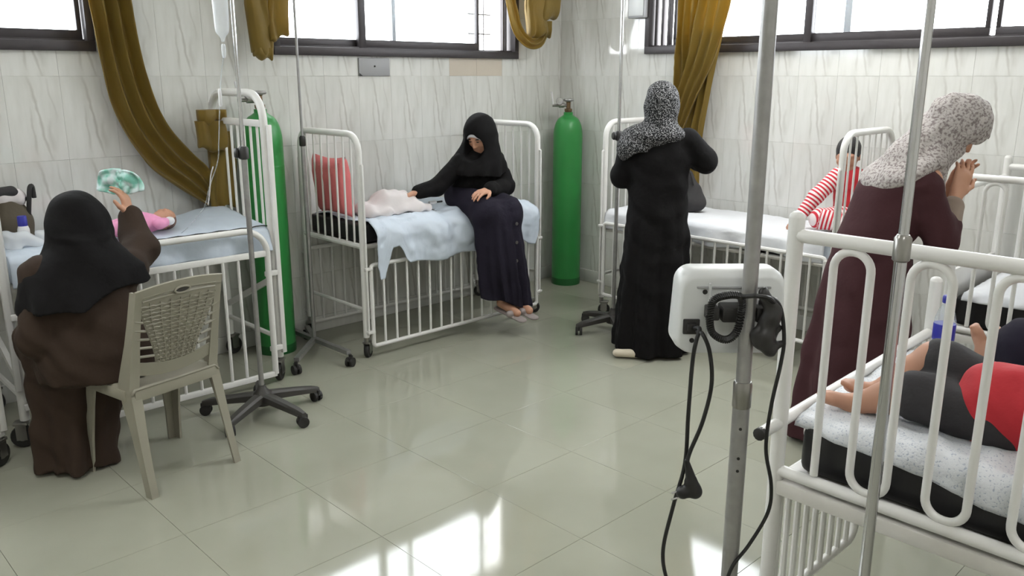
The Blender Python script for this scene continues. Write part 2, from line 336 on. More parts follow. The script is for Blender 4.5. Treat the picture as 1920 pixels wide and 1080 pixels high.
M = dict(
    wall=tile_wall_mat(), floor=tile_floor_mat(),
    plaster=mat('plaster', (214, 212, 204), 0.8, var=0.04), grout=mat('grout', (198, 195, 186), 0.9), fgrout=mat('floor_grout', (146, 146, 134), 0.9),
    ceil=mat('ceiling_paint', (232, 231, 226), 0.9),
    alu=mat('bronze_aluminium', (62, 58, 60), 0.42, 0.3, var=0.15, vscale=20), grey_alu=mat('grey_aluminium', (140, 140, 142), 0.4, 0.4),
    glass=clear_mat('window_glass', (0.97, 0.99, 1, 1), 0.05, rough=0.02),
    enamel=mat('white_enamel', (222, 221, 218), 0.32, var=0.05, vscale=14, bump=0.05, bscale=60),
    enamel_old=mat('worn_white_enamel', (205, 202, 196), 0.36, var=0.12, vscale=18, bump=0.08, bscale=50),
    steel=mat('brushed_steel', (150, 148, 144), 0.28, 0.85, var=0.15, vscale=30), chrome=mat('chrome', (200, 200, 202), 0.14, 0.95, var=0.08),
    dsteel=mat('aged_steel', (160, 159, 158), 0.42, 0.75, var=0.22, vscale=35),
    rubber=mat('black_rubber', (34, 33, 32), 0.6, var=0.15), bplastic=mat('black_plastic', (38, 37, 37), 0.42, var=0.12),
    gplastic=mat('dark_grey_plastic', (58, 56, 53), 0.5, var=0.12),
    vinyl=mat('black_vinyl', (24, 24, 26), 0.42, var=0.2, bump=0.25, bscale=18),
    green=mat('green_paint', (50, 138, 68), 0.34, var=0.12, vscale=6, bump=0.06, bscale=14), dgreen=mat('dark_green_paint', (30, 96, 46), 0.4, var=0.1),
    brass=mat('valve_brass', (126, 104, 78), 0.35, 0.8, var=0.2),
    chair=mat('beige_grey_plastic', (146, 142, 128), 0.48, var=0.06),
    curtain=mat('ochre_curtain', (122, 100, 34), 0.62, var=0.14, vscale=10, bump=0.15, bscale=60, sheen=0.15),
    sheet_b=mat('pale_blue_sheet', (192, 202, 214), 0.55, var=0.05, vscale=5, bump=0.4, bscale=14),
    sheet_w=mat('white_sheet', (216, 218, 222), 0.75, var=0.04, vscale=5, bump=0.35, bscale=14),
    blanket=mat('off_white_blanket', (212, 206, 206), 0.85, var=0.05, bump=0.3, bscale=22),
    skin=mat('skin', (196, 148, 122), 0.55, var=0.08, vscale=20), skin2=mat('skin_child', (178, 132, 108), 0.55, var=0.1, vscale=20),
    hair=mat('black_hair', (26, 22, 22), 0.5, var=0.3, vscale=60, bump=0.5, bscale=120),
    black=mat('black_cloth', (18, 17, 18), 0.9, spec=0.2, var=0.15, bump=0.3, bscale=30), navy=mat('navy_cloth', (33, 30, 42), 0.9, spec=0.2, var=0.15, bump=0.3, bscale=25),
    brown=mat('dark_brown_cloth', (55, 43, 35), 0.85, spec=0.25, var=0.15, bump=0.35, bscale=18), maroon=mat('maroon_cloth', (66, 38, 42), 0.85, spec=0.25, var=0.12, bump=0.3, bscale=20),
    taupe=mat('taupe_cloth', (140, 124, 112), 0.85, var=0.1),
    scarf_dark=speckle_mat('black_grey_speckled_scarf', (24, 24, 26), (150, 150, 152), 150, 0.48, 0.64),
    scarf_light=speckle_mat('pale_grey_patterned_scarf', (128, 119, 118), (180, 174, 171), 95, 0.38, 0.54),
    pink=mat('pink_cloth', (226, 152, 190), 0.8, var=0.15, vscale=30), coral=mat('coral_pillow_cloth', (208, 112, 112), 0.8, var=0.1, bump=0.3),
    red=mat('red_cloth', (176, 34, 44), 0.8, var=0.08, bump=0.25, bscale=30), wine=mat('wine_cloth', (92, 34, 58), 0.8, var=0.1),
    blue=mat('blue_plastic', (40, 44, 150), 0.4), white_p=mat('white_plastic', (226, 226, 228), 0.35), lgrey_p=mat('pale_grey_plastic', (206, 208, 208), 0.38, var=0.03),
    clear=clear_mat('clear_plastic', (0.92, 0.95, 0.97, 1), 0.22), film=clear_mat('plastic_film', (0.95, 0.96, 0.98, 1), 0.5, rough=0.25),
    olive=mat('olive_brown_bag', (84, 76, 62), 0.8, var=0.12, bump=0.2), dgrey_c=mat('charcoal_cloth', (54, 53, 54), 0.85, var=0.15, bump=0.3),
    mint=speckle_mat('mint_printed_film', (140, 206, 190), (214, 230, 232), 22, 0.42, 0.6, rough=0.3, bump=0.2),
    sticker=mat('grey_wall_plate', (150, 150, 152), 0.45, var=0.06), pinktile=mat('plain_pinkish_tile', (196, 186, 172), 0.2, var=0.05),
    dotted=speckle_mat('dotted_white_sheet', (168, 176, 190), (212, 215, 219), 170, 0.33, 0.42, rough=0.45, bump=0.25),
    jeans=mat('charcoal_shorts', (44, 42, 44), 0.85, var=0.2, bump=0.3), beige=mat('beige_shoe', (200, 190, 170), 0.6), sandal=mat('silver_sandal', (150, 140, 138), 0.5, var=0.2),
    lamp=mat('lamp_housing', (230, 230, 228), 0.5), cord=mat('black_cord', (20, 20, 21), 0.45),
)
def stripe_mat():
    m = bpy.data.materials.new('red_white_stripes'); m.use_nodes = True; nt = m.node_tree; b = nt.nodes['Principled BSDF']; b.inputs['Roughness'].default_value = 0.8
    at = nt.nodes.new('ShaderNodeAttribute'); at.attribute_name = 'along'
    w = nt.nodes.new('ShaderNodeMath'); w.operation = 'MULTIPLY'; w.inputs[1].default_value = 46.0; nt.links.new(at.outputs['Fac'], w.inputs[0])
    fr = nt.nodes.new('ShaderNodeMath'); fr.operation = 'FRACT'; nt.links.new(w.outputs[0], fr.inputs[0])
    nt.links.new(ramp(nt, fr.outputs[0], [(0.0, lin((190, 34, 52))), (0.46, lin((190, 34, 52))), (0.54, lin((226, 214, 214))), (0.95, lin((226, 214, 214)))]), b.inputs['Base Color']); return m
M['stripes'] = stripe_mat()
def let_through(m, col, f):
    """woven cloth that lets some window light through"""
    nt = m.node_tree; b = nt.nodes['Principled BSDF']; out = nt.nodes['Material Output']; t = nt.nodes.new('ShaderNodeBsdfTranslucent'); t.inputs[0].default_value = lin(col)
    mx = nt.nodes.new('ShaderNodeMixShader'); mx.inputs[0].default_value = f; nt.links.new(b.outputs[0], mx.inputs[1]); nt.links.new(t.outputs[0], mx.inputs[2]); nt.links.new(mx.outputs[0], out.inputs[0])
let_through(M['curtain'], (206, 172, 62), 0.25)
# ------------------------------------------------------------------ the room
YW, XW = 4.755, 5.12            # tiled faces of the two walls that meet in the far corner
X0, Y0 = -1.6, -1.9             # walls behind and beside the camera
WIN_L = [(-0.9, 1.575, 1.77, 2.62), (2.585, 4.62, 1.77, 2.62)]     # openings in wall_left (x0, x1, z0, z1)
WIN_R = [(0.55, 3.905, 1.80, 2.62)]                                # opening in wall_right (y0, y1, z0, z1)
def sub_rect(r, o):
    x0, x1, z0, z1 = r; a0, a1, b0, b1 = o
    if a0 >= x1 or a1 <= x0 or b0 >= z1 or b1 <= z0: return [r]
    out = []
    if b0 > z0: out.append((x0, x1, z0, b0)); z0 = b0
    if b1 < z1: out.append((x0, x1, b1, z1)); z1 = b1
    if a0 > x0: out.append((x0, a0, z0, z1))
    if a1 < x1: out.append((a1, x1, z0, z1))
    return out
def struct(name, mb, m, parent=None, smooth=False):
    o = mb.build(name, m, parent)
    if parent is None: o['kind'] = 'structure'
    return o
def wall_mesh(rects, fixed, horizontal_x):
    mb = MB()
    for (a, b, z0, z1) in rects:
        if horizontal_x: mb.box(((a+b)/2, fixed+0.10, (z0+z1)/2), (b-a, 0.20, z1-z0))
        else: mb.box((fixed+0.10, (a+b)/2, (z0+z1)/2), (0.20, b-a, z1-z0))
    return mb
rl = [(X0, XW+0.2, 0, CEIL)]
for w in WIN_L: rl = [q for r in rl for q in sub_rect(r, w)]
rr = [(Y0, YW+0.2, 0, CEIL)]
for w in WIN_R: rr = [q for r in rr for q in sub_rect(r, w)]
wall_left = struct('wall_left', wall_mesh(rl, YW+0.009, True), M['grout'])
wall_right = struct('wall_right', wall_mesh(rr, XW+0.009, False), M['grout'])
struct('wall_back', MB().box(((X0+XW)/2, Y0-0.1, CEIL/2), (XW-X0+0.4, 0.2, CEIL)), M['plaster'])
struct('wall_side', MB().box((X0-0.1, (Y0+YW)/2, CEIL/2), (0.2, YW-Y0, CEIL)), M['plaster'])
struct('ceiling', MB().box(((X0+XW)/2, (Y0+YW)/2, CEIL+0.05), (XW-X0+0.4, YW-Y0+0.4, 0.1)), M['ceil'])
floor = struct('floor', MB().box(((X0+XW)/2, (Y0+YW)/2, -0.06), (XW-X0+0.4, YW-Y0+0.4, 0.1)), M['fgrout'])
_tm = {}
def tile_mesh(w, h, key, t=0.010, g=0.0004, c=0.0005):
    """wall tile lying in x-z, face towards -y"""
    k = (round(w, 3), round(h, 3), key)
    if k not in _tm:
        a, b, p, q = g, w-g, g, h-g
        mb = MB(); mb.add([(a, 0, p), (b, 0, p), (b, 0, q), (a, 0, q), (a, -t+c, p), (b, -t+c, p), (b, -t+c, q), (a, -t+c, q),
                           (a+c, -t, p+c), (b-c, -t, p+c), (b-c, -t, q-c), (a+c, -t, q-c)],
                          [(3, 2, 1, 0), (8, 9, 10, 11)]+[f for i in range(4) for f in ((i, (i+1) % 4, 4+(i+1) % 4, 4+i), (4+i, 4+(i+1) % 4, 8+(i+1) % 4, 8+i))])
        me = mb.mesh('wall_tile'); me.materials.append(M[key]); _tm[k] = me
    return _tm[k]
def add_tiles(parent, rects, place):
    for (a, b, z0, z1, key) in rects:
        o = bpy.data.objects.new('tile', tile_mesh(b-a, z1-z0, key)); COL.objects.link(o); o.parent = parent; place(o, a, b, z0)
ROWS = [0.0, 0.385, 0.805, 1.225, 1.645, 2.065, 2.485]
TP = 0.257
def grid_rects(a0, a1, phase, wins):
    out = []; k = math.floor((a0-phase)/TP)
    while phase+k*TP < a1-0.01:
        x0 = max(phase+k*TP, a0); x1 = min(phase+(k+1)*TP, a1); k += 1
        for z0, z1 in zip(ROWS[:-1], ROWS[1:]):
            rs = [(x0, x1, z0, z1)]
            for w in wins: rs = [q for r in rs for q in sub_rect(r, w)]
            out += [r for r in rs if r[1]-r[0] > 0.012 and r[3]-r[2] > 0.012]
    return out
L = []
for (a, b, z0, z1) in grid_rects(0.1, XW, 3.187, WIN_L):
    key = 'pinktile' if (1.6 < z0 < 1.7 and z1 < 1.8 and 3.9 < a < 4.4) else 'wall'
    L.append((a, b, z0, z1, key))
def put_l(o, a, b, z0): o.location = (a, YW+0.010, z0)
add_tiles(wall_left, L, put_l)
R = [(XX, YY, z0, z1, 'wall') for (XX, YY, z0, z1) in grid_rects(0.55, YW-0.0005, YW-0.0005-19*TP, WIN_R)]
def put_r(o, a, b, z0): o.location = (XW+0.010, b, z0); o.rotation_euler = (0, 0, -PI/2)
add_tiles(wall_right, R, put_r)
# plain plaster above the tiling, skirting at the foot
FT = 0.52; _fm = {}
def floor_tile_mesh(w, d):
    k = (round(w, 3), round(d, 3))
    if k not in _fm:
        g, c, t = 0.0006, 0.0006, 0.010
        q = lambda i, z: [(g+i, g+i, z), (w-g-i, g+i, z), (w-g-i, d-g-i, z), (g+i, d-g-i, z)]
        mb = MB().add(q(0, -t)+q(0, -c)+q(c, 0), [(3, 2, 1, 0), (8, 9, 10, 11)]+[f for i in range(4) for f in ((i, (i+1) % 4, 4+(i+1) % 4, 4+i), (4+i, 4+(i+1) % 4, 8+(i+1) % 4, 8+i))])
        me = mb.mesh('floor_tile'); me.materials.append(M['floor']); _fm[k] = me
    return _fm[k]
def cuts(a0, a1, ph):
    k = math.ceil((a0-ph)/FT+1e-6); xs = [a0]
    while ph+k*FT < a1-1e-6: xs.append(ph+k*FT); k += 1
    return xs+[a1]
for a, b in zip(cuts(X0, XW, 1.58)[:-1], cuts(X0, XW, 1.58)[1:]):
    for c, d in zip(cuts(Y0, YW, 2.335)[:-1], cuts(Y0, YW, 2.335)[1:]):
        o = bpy.data.objects.new('tile', floor_tile_mesh(b-a, d-c)); COL.objects.link(o); o.parent = floor; o.location = (a, c, 0)
sk = MB()
x = 0.1
bl = MB().box(((0.1+XW)/2, YW-0.005, 0.05), (XW-0.1, 0.012, 0.10), ch=0.003); struct('baseboard_left', bl, M['wall'])
br = MB().box((XW-0.005, (0.55+YW-0.011)/2, 0.05), (0.012, YW-0.011-0.55, 0.10), ch=0.003); struct('baseboard_right', br, M['wall'])
# ceiling luminaires
for i, (x, y) in enumerate(LAMPS):
    t = thing('ceiling_light', ['white ceiling light over the plastic chair', 'white ceiling light above the bowing woman', 'white ceiling light behind the foreground bed', 'white ceiling light behind where the camera stands'][i], 'ceiling light', (x, y, CEIL-0.09), group='ceiling lights')
    MB().box((0, 0, 0.05), (1.26, 0.56, 0.07), ch=0.008).build('housing', M['lamp'], t)

# ------------------------------------------------------------------ windows
def window(n, along, openings, fixed, mull, flip=False):
    """frame pieces in (s along the wall, depth, z); along 'x' -> wall_left, 'y' -> wall_right"""
    s0, s1, z0, z1 = openings
    t = bpy.data.objects.new('window_%d' % n, None); COL.objects.link(t); t['kind'] = 'structure'
    P = (lambda s, d, z: (s, fixed+d, z)) if along == 'x' else (lambda s, d, z: (fixed+d, s, z))
    D = (lambda s, d, z: (s, d, z)) if along == 'x' else (lambda s, d, z: (d, s, z))
    t.location = P((s0+s1)/2, 0, z0); base = Vector(t.location)
    def B(mb, s, d, z, ds, dd, dz, ch=0.003): mb.box(Vector(P(s, d, z))-base, D(ds, dd, dz), ch=ch)
    f = MB()
    B(f, (s0+s1)/2, 0.02, z0+0.025, s1-s0, 0.10, 0.05); B(f, (s0+s1)/2, 0.02, z1-0.025, s1-s0, 0.10, 0.05)
    B(f, s0+0.02, 0.02, (z0+z1)/2, 0.04, 0.10, z1-z0-0.10); B(f, s1-0.02, 0.02, (z0+z1)/2, 0.04, 0.10, z1-z0-0.10)
    B(f, (s0+s1)/2, 0.012, z0+0.054, s1-s0-0.08, 0.012, 0.010, 0.001)
    f.build('frame', M['alu'], t)
    edges = []
    for (s, w, dep, key) in mull:
        m = MB(); B(m, s, dep, (z0+z1)/2, w, 0.035, z1-z0-0.10); m.build('mullion', M[key], t); edges.append(s)
    for i, (a, b, dep) in enumerate([(x[0], x[1], x[2]) for x in SASH[n]]):
        m = MB(); B(m, (a+b)/2, dep, z0+0.080, b-a, 0.03, 0.048); B(m, (a+b)/2, dep, z1-0.075, b-a, 0.03, 0.045)
        B(m, a+0.012, dep, (z0+z1)/2, 0.024, 0.03, z1-z0-0.19); B(m, b-0.012, dep, (z0+z1)/2, 0.024, 0.03, z1-z0-0.19)
        so = m.build('sash', M['alu'], t)
        g = MB(); B(g, (a+b)/2, dep, (z0+z1)/2, b-a-0.04, 0.005, z1-z0-0.20, 0); g.build('pane', M['glass'], so)
    return t, B, base
SASH = {1: [(-0.85, 0.30, 0.03), (0.32, 1.53, 0.03)],
        2: [(2.63, 3.25, 0.055), (3.22, 4.25, 0.02)],
        3: [(0.60, 1.60, 0.05), (1.62, 2.69, 0.02), (2.64, 3.70, 0.05)]}
window(1, 'x', WIN_L[0], YW, [])
t2, B2, b2 = window(2, 'x', WIN_L[1], YW, [(3.235, 0.055, 0.02, 'alu'), (3.54, 0.030, 0.09, 'grey_alu'), (4.505, 0.018, 0.03, 'alu'), (4.545, 0.014, 0.05, 'alu')])
g = MB()
for z in (1.95, 2.09, 2.23, 2.37): g.tube([Vector((4.27, YW+0.16, z))-b2, Vector((4.50, YW+0.16, z))-b2], 0.006, 6)
g.tube([Vector((4.43, YW+0.16, 1.80))-b2, Vector((4.43, YW+0.16, 2.55))-b2], 0.006, 6)
g.build('guard_bar', M['grey_alu'], t2)
window(3, 'y', WIN_R[0], XW, [(2.655, 0.05, 0.0, 'alu'), (2.445, 0.045, 0.09, 'grey_alu'), (3.725, 0.030, 0.03, 'alu'), (3.79, 0.022, 0.04, 'alu'), (3.84, 0.018, 0.03, 'alu')])

# ------------------------------------------------------------------ fittings on the walls
t = thing('wall_plate', 'grey blank cover plate on the wall under the window', 'wall plate', (3.31, YW, 1.702))
MB().box((0, -0.006, 0), (0.243, 0.012, 0.114), ch=0.003).build('plate', M['sticker'], t)
MB().lathe([(0.006, 0), (0.006, 0.004), (0.003, 0.005)], (0.0, -0.012, 0.005), 10, 'Y', Matrix.Scale(-1, 3, Vector((0, 1, 0)))).build('screw', M['rubber'], t)
MB().prism([(-0.1215, 0, -0.057), (-0.095, 0, -0.057), (-0.1215, 0, -0.038)], (0, -0.0125, 0), (0, -0.0135, 0)).build('broken_corner', M['rubber'], t)
t = thing('wall_box', 'pale grey box fixed on the wall beside the right window', 'wall box', (XW-0.035, 3.96, 2.05))
MB().box((0, 0, 0.10), (0.07, 0.15, 0.20), ch=0.008).build('box_body', M['sticker'], t)
MB().box((-0.036, 0.0, 0.10), (0.004, 0.13, 0.17), ch=0.002).build('cover', M['lgrey_p'], t)

# ------------------------------------------------------------------ curtains
def polyl(pts, t):
    n = len(pts)-1; f = min(max(t*n, 0), n-1e-6); i = int(f); return Vector(pts[i]).lerp(Vector(pts[i+1]), f-i)
def smooth_line(pts): return catmull(pts, 8)
def drape(name, mt, parent, A, Bp, normal, folds, amp, ph=0.0, nu=60, nv=70, thick=0.004, taper=None, seed=0):
    A = smooth_line(A); Bp = smooth_line(Bp); N = Vector(normal)
    def fn(u, v):
        p = polyl(A, v).lerp(polyl(Bp, v), u); a = amp*(taper(v) if taper else 1)
        uu = u+0.03*math.sin(5*v+seed)+0.02*math.sin(13*v+seed*2)
        s_ = math.sin(uu*folds*2*PI+ph); w = (1-2*abs(s_)**0.7)*0.8+0.2*math.sin(uu*folds*4*PI+1.3+ph+3*v)
        return p+N*(a*w+0.35*a*fbm(u*3, v*4, seed))
    return sheet(fn, nu, nv, name, mt, parent, thick)
t = thing('curtain', 'ochre curtain swept down from the left window to the bed', 'curtain', (1.65, 4.66, 0.9))
o = Vector(t.location)
A = [(1.56, 4.68, 2.62), (1.545, 4.68, 2.25), (1.54, 4.67, 2.01), (1.56, 4.66, 1.73), (1.61, 4.66, 1.46), (1.72, 4.65, 1.21), (1.89, 4.64, 1.05), (2.05, 4.63, 0.93)]
Bq = [(1.78, 4.68, 2.62), (1.755, 4.68, 2.25), (1.76, 4.67, 2.03), (1.79, 4.66, 1.70), (1.87, 4.66, 1.42), (1.99, 4.65, 1.24), (2.07, 4.64, 1.14), (2.09, 4.63, 1.06)]
drape('fabric', M['curtain'], t, [Vector(p)-o for p in A], [Vector(p)-o for p in Bq], (0, -1, 0), 1.6, 0.045, taper=lambda v: 1.0-0.2*v, nu=90)
MB().tube(catmull([Vector(p)-o for p in [(2.03, 4.585, 0.94), (2.045, 4.58, 1.02), (2.06, 4.585, 1.10), (2.085, 4.60, 1.15)]]), 0.004, 6).build('tie_string', M['blanket'], t)
def hang_fold(name, parent, x0, x1, zt, zb, th, amp=0.010, k=70.0, y=0.0, seed=0.0, skew=0.0, n=34):
    """a length of curtain folded over on itself: front and back layer joined by the fold at the bottom"""
    mb = MB(); rings = []
    for i in range(n+1):
        u = i/n; x = x0+(x1-x0)*u; e = min(1.0, 5*min(u, 1-u)+0.35); z0 = zb+0.010*math.sin(9*u+seed)+skew*(u-0.5); t_ = th*e; pts = []
        prof = [(-t_/2, zt-(zt-z0-t_/2)*j/10) for j in range(11)]+[(-t_/2*math.cos(q*PI/6), z0+t_/2-t_/2*math.sin(q*PI/6)) for q in range(1, 6)]+[(t_/2, zt-(zt-z0-t_/2)*(10-j)/10) for j in range(11)]
        for (yy, zz) in prof:
            w = amp*(1-2*abs(math.sin(k*0.5*x+seed+3.0*zz))**0.8)+0.4*amp*math.sin(28*zz+30*x+seed)
            pts.append(Vector((x+0.012*math.sin(14*zz+seed)+skew*0.25*(zz-zb), y+yy+w*(1 if yy < 0 else 0.4), zz)))
        rings.append(pts)
    return mb.loft(rings).build(name, M['curtain'], parent, angle=80)
t = thing('curtain_bundle', 'ochre curtain end bundled over the tall headboard', 'curtain', (2.08, 4.585, 1.24))
hang_fold('bundle', t, -0.085, 0.085, 0.165, 0.0, 0.09, 0.012, 55, 0.0, 0.4, -0.03)
hang_fold('bundle_flap', t, -0.055, 0.100, 0.225, 0.150, 0.105, 0.008, 50, -0.005, 1.7, 0.02)
hang_fold('hanging_tail', t, -0.005, 0.15, 0.10, -0.33, 0.03, 0.010, 90, 0.05, 2.2, 0.0)
t = thing('curtain', 'ochre curtain knotted up at the left end of the middle window', 'curtain', (2.50, 4.62, 1.74))
hang_fold('folded_length', t, -0.125, 0.005, 0.90, 0.02, 0.075, 0.012, 60, 0.0, 0.3, -0.02)
hang_fold('folded_length', t, -0.01, 0.115, 0.90, 0.115, 0.085, 0.014, 48, -0.012, 1.9, 0.05)
hang_fold('hem_band', t, -0.120, -0.005, 0.062, 0.0, 0.085, 0.005, 40, -0.002, 0.9, -0.01)
t = thing('curtain', 'ochre curtain looped and knotted at the right end of the middle window', 'curtain', (4.66, 4.60, 1.84))
lp = catmull([(-0.26, 0.02, 0.85), (-0.25, 0.01, 0.45), (-0.215, 0.0, 0.25), (-0.16, 0, 0.12), (-0.06, -0.01, 0.045), (0.03, -0.02, 0.06), (0.08, -0.02, 0.14)], 8)
def strand(u, v):
    f = v*(len(lp)-1.001); i = int(f); p_ = lp[i].lerp(lp[i+1], f-i); tn = (lp[i+1]-lp[i]).normalized(); sd = Vector((tn.z, 0, -tn.x))
    return p_+sd*((u-0.5)*0.085)+Vector((0, -0.016*(1-2*abs(math.sin(u*7+v*3)))-0.02*math.sin(PI*u), 0))
sheet(strand, 18, 60, 'loop', M['curtain'], t, 0.005)
hang_fold('folded_length', t, -0.085, 0.075, 0.80, 0.085, 0.10, 0.016, 44, -0.02, 0.6, 0.03)
hang_fold('knot_fold', t, -0.01, 0.205, 0.39, 0.205, 0.12, 0.010, 30, -0.035, 2.6, 0.04)
hang_fold('knot_fold', t, 0.0, 0.12, 0.20, 0.095, 0.11, 0.010, 40, -0.03, 1.2, -0.02)
t = thing('curtain', 'ochre curtain hanging twisted at the right window behind the standing woman', 'curtain', (5.0, 3.40, 1.0))
o = Vector(t.location); V_ = lambda L_: [Vector(p)-o for p in L_]
drape('fabric', M['curtain'], t, V_([(5.03, 3.56, 2.62), (5.02, 3.56, 2.15), (5.02, 3.57, 1.8), (5.02, 3.57, 1.43), (5.02, 3.56, 1.25)]), V_([(5.03, 3.40, 2.62), (5.02, 3.40, 2.14), (5.02, 3.40, 1.79), (5.02, 3.43, 1.45), (5.02, 3.46, 1.25)]), (-1, 0, 0), 1.4, 0.030, seed=1)
drape('fabric', M['curtain'], t, V_([(5.0, 3.34, 2.62), (4.98, 3.37, 2.13), (4.96, 3.42, 1.79), (4.95, 3.51, 1.47), (4.96, 3.56, 1.25)]), V_([(5.0, 3.07, 2.62), (4.98, 3.12, 2.12), (4.96, 3.21, 1.79), (4.95, 3.33, 1.51), (4.96, 3.45, 1.25)]), (-1, 0, 0), 1.5, 0.034, seed=2)
drape('fabric', M['curtain'], t, V_([(5.03, 3.42, 1.95), (5.02, 3.42, 1.6), (5.01, 3.46, 1.21), (5.02, 3.5, 0.8)]), V_([(5.03, 3.22, 1.95), (5.02, 3.28, 1.6), (5.01, 3.33, 1.2), (5.02, 3.34, 0.8)]), (-1, 0, 0), 1.2, 0.024, seed=3)
# ------------------------------------------------------------------ beds
def bar(parent, a, b, r=0.006, mt='enamel', n=8): 
    o = MB().tube([a, b], r, n).build('bar', M[mt], parent); return o
def caster(parent, p, R=0.045, mt='enamel', ang=0.0):
    x, y = p; c, s = math.cos(ang), math.sin(ang)
    ax = Vector((c, s, 0)); side = Vector((-s, c, 0))
    m = MB(); m.tube([(x, y, 2*R+0.055), (x, y, 2*R+0.005)], 0.014, 10)
    q = Vector((x, y, 0))+ax*0.018
    for e in (-1, 1):
        m.box(q+side*(0.019*e)+Vector((0, 0, R+0.025)), (0.045, 0.004, R*1.5), rz=ang)
    m.box(q+Vector((0, 0, 2*R+0.012)), (0.06, 0.05, 0.014), rz=ang, ch=0.003)
    o = m.build('caster', M[mt], parent)
    Mx = Matrix.Rotation(ang+PI/2, 3, 'Z')
    w = MB().lathe([(R*0.55, -0.014), (R*0.92, -0.014), (R, -0.009), (R, 0.009), (R*0.92, 0.014), (R*0.55, 0.014)], q+Vector((0, 0, R)), 20, 'X', Mx); w.build('wheel', M['rubber'], o)
    h = MB().lathe([(0.006, -0.020), (0.02, -0.0155), (0.02, 0.0155), (0.006, 0.020)], q+Vector((0, 0, R)), 14, 'X', Mx); h.build('hub', M['steel'], o)
    return o
def crib(label, loc, rz, L, Wd, top, deck, nside, nend=7, rail_top=0.57, rail_bot=0.075, group='white barred hospital cots', mt='enamel', front=True, back=True):
    """tubular cot with two barred arched ends and lowered barred sides; local x along the length, y=0 at the front"""
    t = thing('hospital_cot', label, 'bed', loc, rz, group)
    for x in (0.0, L):
        e = MB(); e.tube(fillet([(x, 0, 0.13), (x, 0, top), (x, Wd, top), (x, Wd, 0.13)], 0.10, 7), 0.019, 10)
        e.tube([(x, 0, deck), (x, Wd, deck)], 0.017, 8); e.tube([(x, 0, 0.30), (x, Wd, 0.30)], 0.011, 8)
        ef = e.build('end_frame', M[mt], t)
        for k in range(nend):
            y = Wd*(k+1)/(nend+1); bar(ef, (x, y, deck), (x, y, top-0.005), 0.0065, mt)
        for k in range(2 if x else 2):
            y = (0.0, Wd)[k]; out = -0.03 if y == 0 else 0.03
            r = MB().tube(fillet([(x, y, 1.155), (x+(0.035 if x else -0.035)*0, y+out, 1.155), (x, y+out, 0.15), (x, y, 0.15)], 0.008, 3), 0.007, 8); r.build('guide_rod', M[mt], t)
    d = MB()
    for y in (0.015, Wd-0.015): d.tube([(0, y, deck-0.005), (L, y, deck-0.005)], 0.014, 8)
    d.box((L/2, Wd/2, deck-0.012), (L-0.03, Wd-0.04, 0.012)); d.build('deck', M['enamel_old'], t)
    for y, on in ((-0.03, front), (Wd+0.03, back)):
        if not on: continue
        s = MB(); s.tube(fillet([(0.03, y, rail_bot), (0.03, y, rail_top), (L-0.03, y, rail_top), (L-0.03, y, rail_bot)], 0.02, 3, True), 0.0125, 8, closed=True)
        for x in (0.03, L-0.03): s.box((x-0.018*(1 if x < L/2 else -1), y, rail_top-0.02), (0.05, 0.03, 0.016), ch=0.003); s.box((x-0.018*(1 if x < L/2 else -1), y, rail_bot+0.09), (0.05, 0.03, 0.016), ch=0.003)
        sf = s.build('side_rail', M[mt], t)
        for k in range(nside):
            x = 0.03+(L-0.06)*(k+1)/(nside+1); bar(sf, (x, y, rail_bot), (x, y, rail_top), 0.0075, mt)
    for k, (x, y) in enumerate([(0, 0), (L, 0), (0, Wd), (L, Wd)]): caster(t, (x, y), 0.042, 'steel', 0.6+k*1.7)
    return t
def rbox(name, d, mt, parent=None, ch=0.03, bulge=0.0, seed=0, loc=(0, 0, 0), cuts=10):
    bm = bmesh.new(); bmesh.ops.create_cube(bm, size=1)
    for v in bm.verts: v.co = Vector((v.co.x*d[0], v.co.y*d[1], v.co.z*d[2]))
    bmesh.ops.bevel(bm, geom=bm.edges[:], offset=ch, segments=3, affect='EDGES', profile=0.5)
    bmesh.ops.subdivide_edges(bm, edges=[e for e in bm.edges if e.calc_length() > 0.1], cuts=cuts, use_grid_fill=True)
    for v in bm.verts:
        n = fbm(v.co.x*4+seed, v.co.y*4, v.co.z*4)*bulge; v.co += v.co.normalized()*n
        v.co.z += d[2]/2
    me = bpy.data.meshes.new(name); bm.to_mesh(me); bm.free(); o = link(name, me, M[mt], parent); me.set_sharp_from_angle(angle=math.radians(60)); o.location = loc; return o
